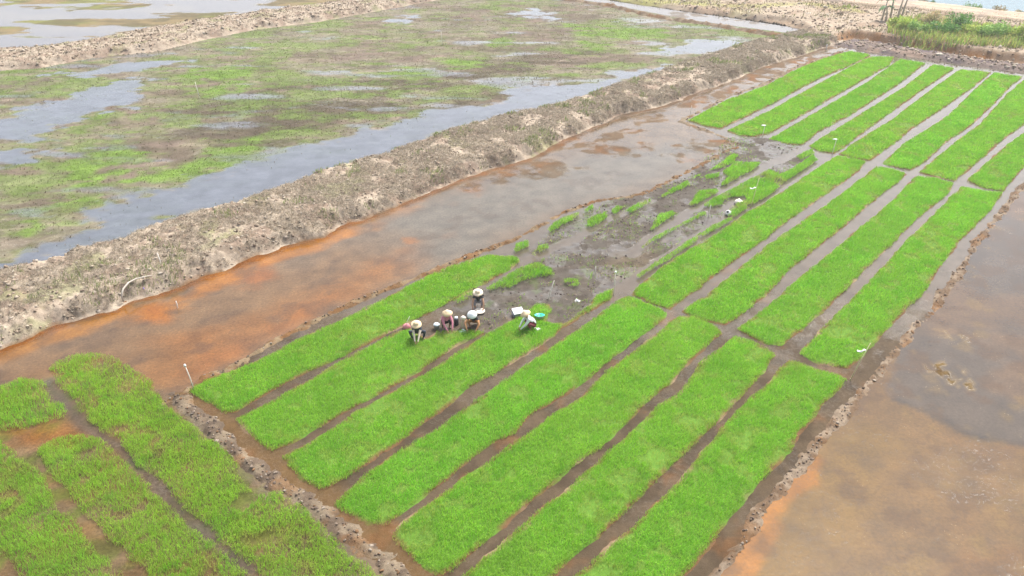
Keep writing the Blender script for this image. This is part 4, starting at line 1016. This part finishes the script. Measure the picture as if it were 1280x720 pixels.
t = empty('bundle', at(579.5, 411)); tag(t, 'upright tan sacking bundle standing in mud behind pale blue plastic', 'bundle')
bm = bmesh.new(); lathe(bm, [(0.0, 0.0), (0.15, 0.0), (0.19, 0.15), (0.17, 0.38), (0.09, 0.52), (0.06, 0.56)], 16, 0.10); done('sacking', bm, M_SACK, t)
bm = bmesh.new(); lathe(bm, [(0.062, 0.562), (0.12, 0.62), (0.13, 0.70), (0.05, 0.76), (0.0, 0.76)], 14, 0.15); done('tied_top', bm, M_CREAM, t)

def scrap(name, loc, mat, size, label, cat, seed):
    random.seed(seed)
    t = bmesh.new(); bmesh.ops.create_icosphere(t, subdivisions=3, radius=1.0)
    for v in t.verts:
        v.co *= random.uniform(0.78, 1.12) * (1 + 0.25 * math.sin(v.co.x * 5 + v.co.y * 3 + seed))
        v.co = Vector((v.co.x * size[0], v.co.y * size[1], max(-0.02, v.co.z * size[2])))
    o = done(name, t, mat); o.location = loc; tag(o, label, cat); return o
scrap('plastic_sheet', at(579, 415), M_GREYBLUE, (0.20, 0.16, 0.14), 'crumpled pale blue plastic lying at the foot of the tan bundle', 'plastic sheet', 1)
scrap('plastic_bag', at(721.5, 377), M_WHITE, (0.17, 0.11, 0.13), 'crumpled white plastic bag alone on the cleared mud', 'plastic bag', 2)
scrap('plastic_bag', at(671, 413), M_FOAM, (0.17, 0.14, 0.14), 'crumpled white plastic bag behind the white shirted worker', 'plastic bag', 3)
scrap('wrapper', at(181, 361, 0.3), M_PURPLE, (0.15, 0.10, 0.08), 'purple crumpled wrapper near the bent branch on the bank', 'wrapper', 4)
random.seed(9)

t = empty('basket', at(599.5, 392)); tag(t, 'pale shallow woven basket in front of the black topped worker', 'basket')
bm = bmesh.new(); lathe(bm, [(0.0, 0.0), (0.17, 0.0), (0.26, 0.15), (0.285, 0.16), (0.285, 0.18), (0.26, 0.18), (0.235, 0.15)], 28, 0.01); done('basket_wall', bm, M_CREAM, t)
bm = bmesh.new(); lathe(bm, [(0.238, 0.14), (0.15, 0.17), (0.0, 0.19)], 24, 0.05); done('contents', bm, M_CREAM, t)

# ------------------------------------------------------------------ people
def hat(kind, parent, loc, tilt, mats):
    t = empty('hat', loc); t.parent = parent; t.rotation_euler = tilt
    k = {'brim': [(0.250, -0.045), (0.255, -0.035), (0.20, 0.0), (0.125, 0.02), (0.118, 0.05), (0.105, 0.105), (0.06, 0.13), (0.0, 0.135)],
         'cone': [(0.255, -0.06), (0.26, -0.05), (0.16, 0.03), (0.08, 0.10), (0.03, 0.14), (0.0, 0.15)],
         'dome': [(0.235, -0.05), (0.24, -0.04), (0.20, 0.01), (0.14, 0.06), (0.08, 0.10), (0.0, 0.12)]}[kind]
    bm = bmesh.new()
    lathe(bm, k, 30, 0.015)
    # underside, so that the hat has thickness
    lathe(bm, [(r * 0.985, z - 0.008) for r, z in k], 30, 0.0)
    # crown and brim share one body; the plaited crown shows paler
    o = done('hat_shell', bm, mats[0], t)
    o.parent = parent; o.location = loc; o.rotation_euler = tilt
    bpy.data.objects.remove(t)
    o.name = 'hat'
    bm = bmesh.new()
    if kind == 'brim': lathe(bm, [(0.128, 0.022), (0.124, 0.045), (0.121, 0.050)], 30)
    elif kind == 'cone': lathe(bm, [(0.088, 0.098), (0.04, 0.137), (0.0, 0.156)], 24)
    else: lathe(bm, [(0.10, 0.094), (0.05, 0.118), (0.0, 0.128)], 24)
    b = done('hat_crown', bm, mats[1], o)
    return o

def person(label, loc, rz, J, cloth, hatspec, bulk=1.0):
    """J: named joints of the pose (x right, y forward, z up); one skinned, subdivided body"""
    t = empty('person', loc, rz); t.scale = (1.08,) * 3; tag(t, label, 'person', 'workers pulling seedlings')
    verts = []; rad = []; edges = []; part = []; roots = []
    def v(p, r, tagname):
        verts.append(p); rad.append(r * (bulk if tagname == 'top' else 1.0 + (bulk - 1) * 0.4 if tagname in ('legs', 'arm') else 1.0)); part.append(tagname); return len(verts) - 1
    pel = v(J['pelvis'], 0.145, 'legs'); roots.append(pel)
    wa = v(J['waist'], 0.15, 'top'); ch = v(J['chest'], 0.175, 'top'); sh = v(J['upper'], 0.135, 'top')
    nk = v(J['neck'], 0.055, 'skin'); h1 = v(J['chin'], 0.072, 'skin'); hd = v(J['head'], 0.095, 'skin'); tp = v(J['crown'], 0.075, 'skin')
    edges += [(pel, wa), (wa, ch), (ch, sh), (sh, nk), (nk, h1), (h1, hd), (hd, tp)]
    for s, sx in (('l', -1), ('r', 1)):
        hp = v(J['hip_' + s], 0.095, 'legs'); kn = v(J['knee_' + s], 0.066, 'legs'); an = v(J['ankle_' + s], 0.043, 'shin'); to = v(J['toe_' + s], 0.035, 'foot')
        mid = v([a * 0.6 + b * 0.4 for a, b in zip(J['knee_' + s], J['ankle_' + s])], 0.06, 'legs')
        edges += [(pel, hp), (hp, kn), (kn, mid), (mid, an), (an, to)]
        so = v(J['sho_' + s], 0.078, 'top'); el = v(J['elb_' + s], 0.052, 'arm'); wr = v(J['wri_' + s], 0.030, 'skin' if cloth.get('bare') else 'arm')
        pa = v(J['palm_' + s], 0.034, 'skin')
        edges += [(sh, so), (so, el), (el, wr), (wr, pa)]
        # five fingers, each its own chain rooted in the palm
        P = Vector(J['palm_' + s]); D = (P - Vector(J['wri_' + s])).normalized()
        side = D.cross(Vector((0, 0, 1))).normalized(); nrm = side.cross(D)
        for k, (off, L) in enumerate(((-0.030, 0.055), (-0.010, 0.075), (0.010, 0.08), (0.028, 0.07))):
            a = v(P + side * off * 0.8 + D * 0.01, 0.011, 'skin'); b = v(P + side * off + D * (0.035 + L * 0.4), 0.009, 'skin'); c = v(P + side * off * 1.05 + D * (0.035 + L * 0.8) - nrm * L * 0.35, 0.008, 'skin')
            edges += [(a, b), (b, c)]; roots.append(a)
        a = v(P - side * sx * 0.012 - D * 0.015, 0.012, 'skin'); b = v(P - side * sx * 0.045 + D * 0.015, 0.010, 'skin'); c = v(P - side * sx * 0.055 + D * 0.05 - nrm * 0.01, 0.009, 'skin')
        edges += [(a, b), (b, c)]; roots.append(a)
    # nose
    me = bpy.data.meshes.new('body'); me.from_pydata([tuple(p) for p in verts], edges, []); me.update()
    o = bpy.data.objects.new('body_cage', me); COL.objects.link(o)
    sk = o.modifiers.new('skin', 'SKIN'); sk.use_smooth_shade = True; sk.branch_smoothing = 0.4
    o.modifiers.new('sub', 'SUBSURF').levels = 2
    if not me.skin_vertices: 
        bpy.context.view_layer.objects.active = o
    for i, s in enumerate(me.skin_vertices[0].data):
        s.radius = (rad[i], rad[i]); s.use_root = i in roots
    dg = bpy.context.evaluated_depsgraph_get()
    bm_ = bpy.data.meshes.new_from_object(o.evaluated_get(dg)); bm_.name = 'body'
    bpy.data.objects.remove(o)
    bm_.materials.clear()
    order = ['skin', 'top', 'arm', 'legs', 'shin', 'foot']
    for k in order: bm_.materials.append(cloth['skinmat'] if k in ('skin',) else cloth[k])
    # each face takes the material of the bone it wraps
    E = np.array(edges); Vn = np.array([tuple(p) for p in verts]); a = Vn[E[:, 0]]; b = Vn[E[:, 1]]
    C = np.array([p.center[:] for p in bm_.polygons])
    ab = b - a; tt = np.clip(((C[:, None] - a) * ab).sum(-1) / (ab ** 2).sum(-1), 0, 1)
    dist = np.linalg.norm(C[:, None] - a - tt[..., None] * ab, axis=-1)
    bi = dist.argmin(1); ts = tt[np.arange(len(C)), bi]
    for p, i, q in zip(bm_.polygons, bi, ts):
        p.material_index = order.index(part[E[i, 1]] if q > 0.35 else part[E[i, 0]]); p.use_smooth = True
    body = bpy.data.objects.new('body', bm_); COL.objects.link(body); body.parent = t
    H = Vector(J['head']); F = (Vector(J['chin']) - Vector(J['neck'])); 
    up = (Vector(J['crown']) - H).normalized(); fw = Vector((0, 1, 0)); fw = (fw - up * fw.dot(up)).normalized(); rt = fw.cross(up)
    R = Matrix((rt, fw, up)).transposed().to_4x4(); R.translation = H
    bm = bmesh.new()                                  # hair: cap over back and top
    lathe(bm, [(0.0, 0.118), (0.06, 0.108), (0.10, 0.06), (0.108, 0.0), (0.10, -0.05), (0.085, -0.06)], 18, 0.02, R @ Matrix.Translation((0, -0.018, 0)))
    done('hair', bm, M_HAIR, t)
    for sx in (-1, 1):
        bm = bmesh.new(); bmesh.ops.create_uvsphere(bm, u_segments=8, v_segments=6, radius=0.012, matrix=R @ Matrix.Translation((sx * 0.032, 0.092, -0.01))); done('eye', bm, M_HAIR, t)
        bm = bmesh.new(); bmesh.ops.create_uvsphere(bm, u_segments=8, v_segments=6, radius=0.03, matrix=R @ Matrix.Translation((sx * 0.10, 0.0, -0.015)) @ Matrix.Diagonal((0.35, 0.7, 1, 1))); done('ear', bm, M_SKIN, t)
    bm = bmesh.new(); bmesh.ops.create_cone(bm, segments=8, radius1=0.018, radius2=0.006, depth=0.045, cap_ends=True, matrix=R @ Matrix.Translation((0, 0.102, -0.03)) @ Matrix.Rotation(0.3, 4, 'X')); done('nose', bm, M_SKIN, t)
    bm = bmesh.new(); bmesh.ops.create_uvsphere(bm, u_segments=8, v_segments=6, radius=0.024, matrix=R @ Matrix.Translation((0, 0.085, -0.065)) @ Matrix.Diagonal((1, 0.4, 0.3, 1))); done('mouth', bm, plain_material('lips', (0.30, 0.12, 0.10), 0.5, 0.1), t)
    kind, tilt, mats = hatspec
    hat(kind, t, H + up * 0.055, tilt, mats)
    return t

def squat(knee_w=0.30, lean=0.0, reach=0.0, arms=None, hands_w=0.07, seat=0.24, hand_z=0.12):
    l = lean
    J = dict(pelvis=(0, -0.20, seat), waist=(0, -0.12 + l * 0.2, seat + 0.18), chest=(0, 0.02 + l * 0.55, seat + 0.36 - l * 0.08), upper=(0, 0.09 + l * 0.85, seat + 0.47 - l * 0.15),
             neck=(0, 0.15 + l, seat + 0.56 - l * 0.2), chin=(0, 0.20 + l * 1.1, seat + 0.61 - l * 0.22), head=(0, 0.215 + l * 1.15, seat + 0.70 - l * 0.24), crown=(0, 0.215 + l * 1.18, seat + 0.765 - l * 0.24))
    for s, sx in (('l', -1), ('r', 1)):
        J['hip_' + s] = (sx * 0.10, -0.17, seat - 0.02)
        J['knee_' + s] = (sx * knee_w, 0.18, seat + 0.24)
        J['ankle_' + s] = (sx * (knee_w * 0.75), 0.02, 0.06)
        J['toe_' + s] = (sx * (knee_w * 0.85), 0.19, 0.035)
        J['sho_' + s] = (sx * 0.185, 0.085 + l * 0.8, seat + 0.44 - l * 0.15)
        J['elb_' + s] = (sx * (0.21 if arms is None else arms), 0.28 + l + reach * 0.4, seat + 0.20 - l * 0.1)
        J['wri_' + s] = (sx * (hands_w + 0.03), 0.46 + l + reach, hand_z + 0.10)
        J['palm_' + s] = (sx * hands_w, 0.51 + l + reach, hand_z + 0.03)
    return J

def cloth_mat(name, rgb, var=0.15, scale=16): return plain_material(name, rgb, 0.85, var, scale, 0.006)
C_NAVY = cloth_mat('dark_navy_cloth', (0.035, 0.045, 0.07)); C_BLACK = cloth_mat('black_cloth', (0.014, 0.015, 0.018))
C_WHITE = cloth_mat('white_shirt_cloth', (0.72, 0.74, 0.76), 0.08); C_PINK = cloth_mat('pink_flower_cloth', (0.62, 0.22, 0.30), 0.55, 30)
C_PALE = cloth_mat('pale_sleeve_cloth', (0.66, 0.55, 0.46)); C_TAN = cloth_mat('orange_tan_cloth', (0.50, 0.25, 0.12)); C_RED = cloth_mat('dark_red_cloth', (0.22, 0.05, 0.06))
C_GREY = cloth_mat('grey_cloth', (0.20, 0.21, 0.24)); C_MUD = cloth_mat('muddy_skin', (0.22, 0.15, 0.11))
def outfit(top, arm, legs, shin=None, foot=None, bare=False): return dict(skinmat=M_SKIN, top=top, arm=arm, legs=legs, shin=shin or M_SKIN, foot=foot or C_MUD, bare=bare)
HS = (M_STRAWHAT, M_HATTOP); HP = (M_HATTOP, M_STRAWHAT); HW = (M_HATWHITE, M_HATWHITE)
PI = math.pi
person('person in dark clothes and straw hat squatting, pale sleeves reaching into the seedlings', at(522.5, 422.5), PI + 0.0, squat(0.36, 0.10, 0.02, 0.12, 0.05), outfit(C_NAVY, C_PALE, C_NAVY, C_NAVY), ('brim', (-0.35, 0, 0), HS))
person('person in pink flowered shirt and conical straw hat squatting, turned towards the black flask', at(557.5, 410), PI + 0.45, squat(0.22, 0.02, 0.0, 0.22, 0.12), outfit(C_PINK, C_PINK, C_BLACK, M_SKIN), ('cone', (-0.08, 0.08, 0), HS), 1.25)
person('person in black sleeveless top and pale straw hat squatting behind a pale basket', at(598, 385.5), PI, squat(0.20, 0.0, -0.05, 0.26, 0.24, 0.30, 0.14), outfit(C_BLACK, M_SKIN, C_GREY, M_SKIN, bare=True), ('brim', (-0.32, 0, 0), HP))
person('person in grey white hat bending low with orange tan sleeves spread, hands in seedlings', at(592.5, 408.5), PI - 0.15, squat(0.26, 0.16, -0.04, 0.34, 0.20, 0.22), outfit(C_BLACK, C_TAN, C_TAN, M_SKIN), ('dome', (-0.45, 0, 0), HW))
person('person in white shirt and red trousers squatting sideways, straw hat tilted, near teal basin', at(663, 412), PI / 2 + 0.35, squat(0.20, 0.06, -0.02, 0.20, 0.08), outfit(C_WHITE, C_WHITE, C_RED, M_SKIN), ('cone', (-0.40, 0.1, 0), HS), 1.3)

# ------------------------------------------------------------------ shrubs and the plant by the road
def shrub(px, w, h, label, cols, group, z=0.8, n=1100, leaf=0.26):
    x, y = G(*px, z)
    t = empty('shrub', (x, y, z)); tag(t, label, 'shrub', group)
    bm = bmesh.new()
    lobes = []
    for k in range(9):
        a = random.uniform(0, 6.28); r = random.uniform(0.15, 0.75) * w / 2
        c = Vector((math.cos(a) * r, math.sin(a) * r * 0.7, random.uniform(0.35, 0.8) * h)); lobes.append((c, random.uniform(0.22, 0.42) * h))
        tube(bm, [(0, 0, -0.3), c * 0.5 + Vector((0, 0, -0.05 * h)), c], [0.035, 0.025, 0.012], 5)
    done('stem', bm, M_BARK, t)
    P = []
    for i in range(n):
        c, r = random.choice(lobes)
        d = Vector((random.gauss(0, 1), random.gauss(0, 1), random.gauss(0, 0.9))).normalized() * r * random.uniform(0.45, 1.15)
        p = c + d; p.z = max(0.04, p.z); P.append(p)
    P = np.array([p[:] for p in P]); n = len(P)
    U = RNG.normal(0, 1, (n, 3)); U /= np.linalg.norm(U, axis=1)[:, None]
    Q = RNG.normal(0, 1, (n, 3)); Q -= (Q * U).sum(1)[:, None] * U; Q /= np.linalg.norm(Q, axis=1)[:, None]
    L = leaf * RNG.uniform(0.6, 1.3, (n, 1))
    V = np.stack([P, P + U * L * 0.5 + Q * L * 0.25, P + U * L, P + U * L * 0.5 - Q * L * 0.25], 1)
    C = palette(n, cols, None, 0.25)
    me = np_mesh('crown', V.reshape(-1, 3), (np.arange(n) * 4)[:, None] + np.arange(4)[None], np.repeat(C, 4, 0))
    link('crown', me, M_SHRUB, t, False)
    return t
DG = [(0.09, 0.20, 0.04), (0.12, 0.25, 0.05), (0.07, 0.16, 0.04)]
YG = [(0.30, 0.38, 0.07), (0.25, 0.36, 0.06), (0.36, 0.38, 0.11)]
MG = [(0.18, 0.31, 0.07), (0.23, 0.34, 0.09), (0.14, 0.25, 0.06)]
BG = [(0.36, 0.30, 0.17), (0.27, 0.27, 0.12), (0.44, 0.34, 0.22)]
SG = 'shrubs on the bank by the dirt road'
for px, w, h, l, cols in (((1118, 36), 2.6, 1.5, 'yellow green shrub at the left end of the roadside thicket', YG), ((1133, 41), 3.0, 1.7, 'bright olive shrub just right of the banana plant', YG),
                          ((1150, 44), 3.0, 1.6, 'low mid green shrub overhanging the cut earth face', MG), ((1162, 34), 3.2, 1.8, 'brownish shrub with dry seed heads nearest the road', BG),
                          ((1178, 45), 2.8, 1.5, 'dark green shrub beside a pale clod heap', DG), ((1196, 41), 3.4, 2.1, 'darkest tall green shrub in the middle of the thicket', DG),
                          ((1218, 46), 3.2, 1.6, 'yellowish green shrub right of the darkest shrub', YG), ((1238, 50), 3.2, 1.6, 'mid green shrub towards the right of the thicket', MG),
                          ((1258, 50), 3.2, 1.7, 'olive shrub near the right end of the thicket', MG), ((1277, 52), 3.6, 2.0, 'tall bright green shrub at the right end of the thicket', YG),
                          ((1310, 58), 3.4, 1.8, 'green shrub past the right end of the thicket', MG)):
    shrub(px, w * 1.3, h * 1.05, l, [np.array(q) * 1.45 for q in cols], SG, n=1500, leaf=0.26)
SG2 = 'small shrubs on the far shore'
for px, w, h, l, cols in (((1150, 7), 2.2, 0.9, 'dry brownish low shrub on the far shore at left', BG), ((1163, 9), 1.6, 0.9, 'small dark shrub on the far shore beside the dry one', DG),
                          ((1215, 15), 4.0, 1.2, 'rounded green shrub in the middle of the far shore', MG), ((1248, 18.5), 2.4, 1.2, 'dark brown shrub on the far shore towards the right', BG),
                          ((1278, 22), 2.4, 1.0, 'pale dry shrub on the far shore at the right edge', BG), ((1062, 15), 2.6, 0.9, 'low green shrub on the near side of the road', YG)):
    shrub(px, w, h, l, cols, SG2, 0.3, 420, 0.22)
# undergrowth knitting the thicket together
P = scatter(GP([(1108, 42), (1116, 28), (1160, 24), (1200, 33), (1290, 44), (1400, 58), (1400, 76), (1290, 63), (1240, 60), (1190, 57), (1140, 54)], 0.8), 34)
c = palette(len(P), [A(168, 192, 88, 2.0), A(152, 182, 88, 2.0), A(196, 196, 110, 1.9), A(204, 182, 134, 1.7), A(140, 162, 90, 2.0)])
tag(blades('undergrowth', P, z_dry(P[:, 0], P[:, 1]), RNG.uniform(0.4, 1.1, len(P)), np.full(len(P), 0.09), c, M_WEED, 0.8), 'tall mixed grass among the roadside shrubs', kind='stuff')

x, y = G(1112, 27, 0.8)
t = empty('banana_plant', (x, y, 0.8)); tag(t, 'tall ragged banana plant with pale bare stalks by the dirt road', 'banana plant')
for dx, hh, ln in ((-1.1, 2.6, 0.3), (0.0, 3.6, -0.1), (0.9, 3.2, 0.35), (-0.5, 1.8, -0.2), (1.4, 3.6, 0.5)):
    bm = bmesh.new(); tube(bm, [(dx, 0, -0.2), (dx + ln * 0.3, 0, hh * 0.5), (dx + ln, 0.1, hh)], [0.15, 0.12, 0.06], 8); done('trunk', bm, M_BARK, t)
    for k in range(5):
        a = random.uniform(0, 6.28); bm = bmesh.new(); L = random.uniform(0.9, 1.6); prev = None
        droop = random.uniform(0.3, 1.0); n = 7
        for i in range(n + 1):
            s = i / n; rr = s * L; zz = hh + 0.5 * math.sin(s * 2.2) - droop * s * s
            wd = 0.20 * math.sin(math.pi * min(1, s * 0.9 + 0.08)) + 0.01
            ca, sa = math.cos(a), math.sin(a)
            cur = [bm.verts.new((dx + ln + ca * rr - sa * e * wd, 0.1 + sa * rr + ca * e * wd, zz - abs(e) * wd * 0.4)) for e in (-1, 0, 1)]
            if prev:
                bm.faces.new((prev[0], prev[1], cur[1], cur[0])); bm.faces.new((prev[1], prev[2], cur[2], cur[1]))
            prev = cur
        g_ = random.random()
        done('leaf', bm, M_BANANA if g_ < 0.65 else M_DEADLEAF, t)

# ------------------------------------------------------------------ the humid air over the fields
m = bpy.data.materials.new('humid_air'); m.use_nodes = True; nt = m.node_tree; nt.nodes.clear()
out = nt.nodes.new('ShaderNodeOutputMaterial'); pv = nt.nodes.new('ShaderNodeVolumePrincipled')
pv.inputs['Color'].default_value = (0.92, 0.93, 0.95, 1); pv.inputs['Density'].default_value = HAZE; pv.inputs['Anisotropy'].default_value = 0.2
nt.links.new(pv.outputs[0], out.inputs['Volume'])
bm = bmesh.new(); bmesh.ops.create_cube(bm, size=1.0, matrix=Matrix.Translation((0, 290, 11.6)) @ Matrix.Diagonal((1100, 720, 27.2, 1)))
me = bpy.data.meshes.new('haze'); bm.to_mesh(me); bm.free()
o = link('haze', me, m, None, False); tag(o, 'thin humid air over the fields', kind='stuff')

# ------------------------------------------------------------------ light, sky, camera
SUN_EL, SUN_AZ = math.radians(58), math.radians(35)          # azimuth clockwise from +Y
w = bpy.data.worlds.new('World'); scene.world = w; w.use_nodes = True
nt = w.node_tree; nt.nodes.clear()
out = nt.nodes.new('ShaderNodeOutputWorld'); bg = nt.nodes.new('ShaderNodeBackground')
sky = nt.nodes.new('ShaderNodeTexSky'); sky.sky_type = 'NISHITA'; sky.sun_disc = False
sky.sun_elevation = SUN_EL; sky.sun_rotation = SUN_AZ; sky.dust_density = 5.0; sky.air_density = 1.0; sky.ozone_density = 1.0
hs = nt.nodes.new('ShaderNodeHueSaturation'); hs.inputs['Saturation'].default_value = 0.5
nt.links.new(sky.outputs[0], hs.inputs['Color']); nt.links.new(hs.outputs[0], bg.inputs[0]); nt.links.new(bg.outputs[0], out.inputs[0])
bg.inputs[1].default_value = 0.078
sl = bpy.data.lights.new('sun', 'SUN'); sl.energy = 1.5; sl.angle = math.radians(10); sl.color = (1.0, 0.96, 0.90)
so = bpy.data.objects.new('sun', sl); COL.objects.link(so)
d = Vector((math.sin(SUN_AZ) * math.cos(SUN_EL), math.cos(SUN_AZ) * math.cos(SUN_EL), math.sin(SUN_EL)))
so.rotation_euler = (-d).to_track_quat('-Z', 'Y').to_euler(); so.location = (0, 0, 60)

cam = bpy.data.cameras.new('camera'); co = bpy.data.objects.new('camera', cam); COL.objects.link(co)
cam.sensor_width = 36; cam.lens = FPX / 1280 * 36; cam.clip_end = 3000; cam.clip_start = 0.5
co.location = (0, 0, CAM_H); co.rotation_euler = (math.pi / 2 - PITCH, 0, 0)
scene.camera = co
vs = scene.view_settings
vs.view_transform = 'Standard'; vs.look = 'None'; vs.exposure = 1.94; vs.gamma = 1.0; vs.use_curve_mapping = False
scene.cycles.max_bounces = 6; scene.cycles.diffuse_bounces = 3; scene.cycles.glossy_bounces = 2; scene.cycles.transmission_bounces = 2
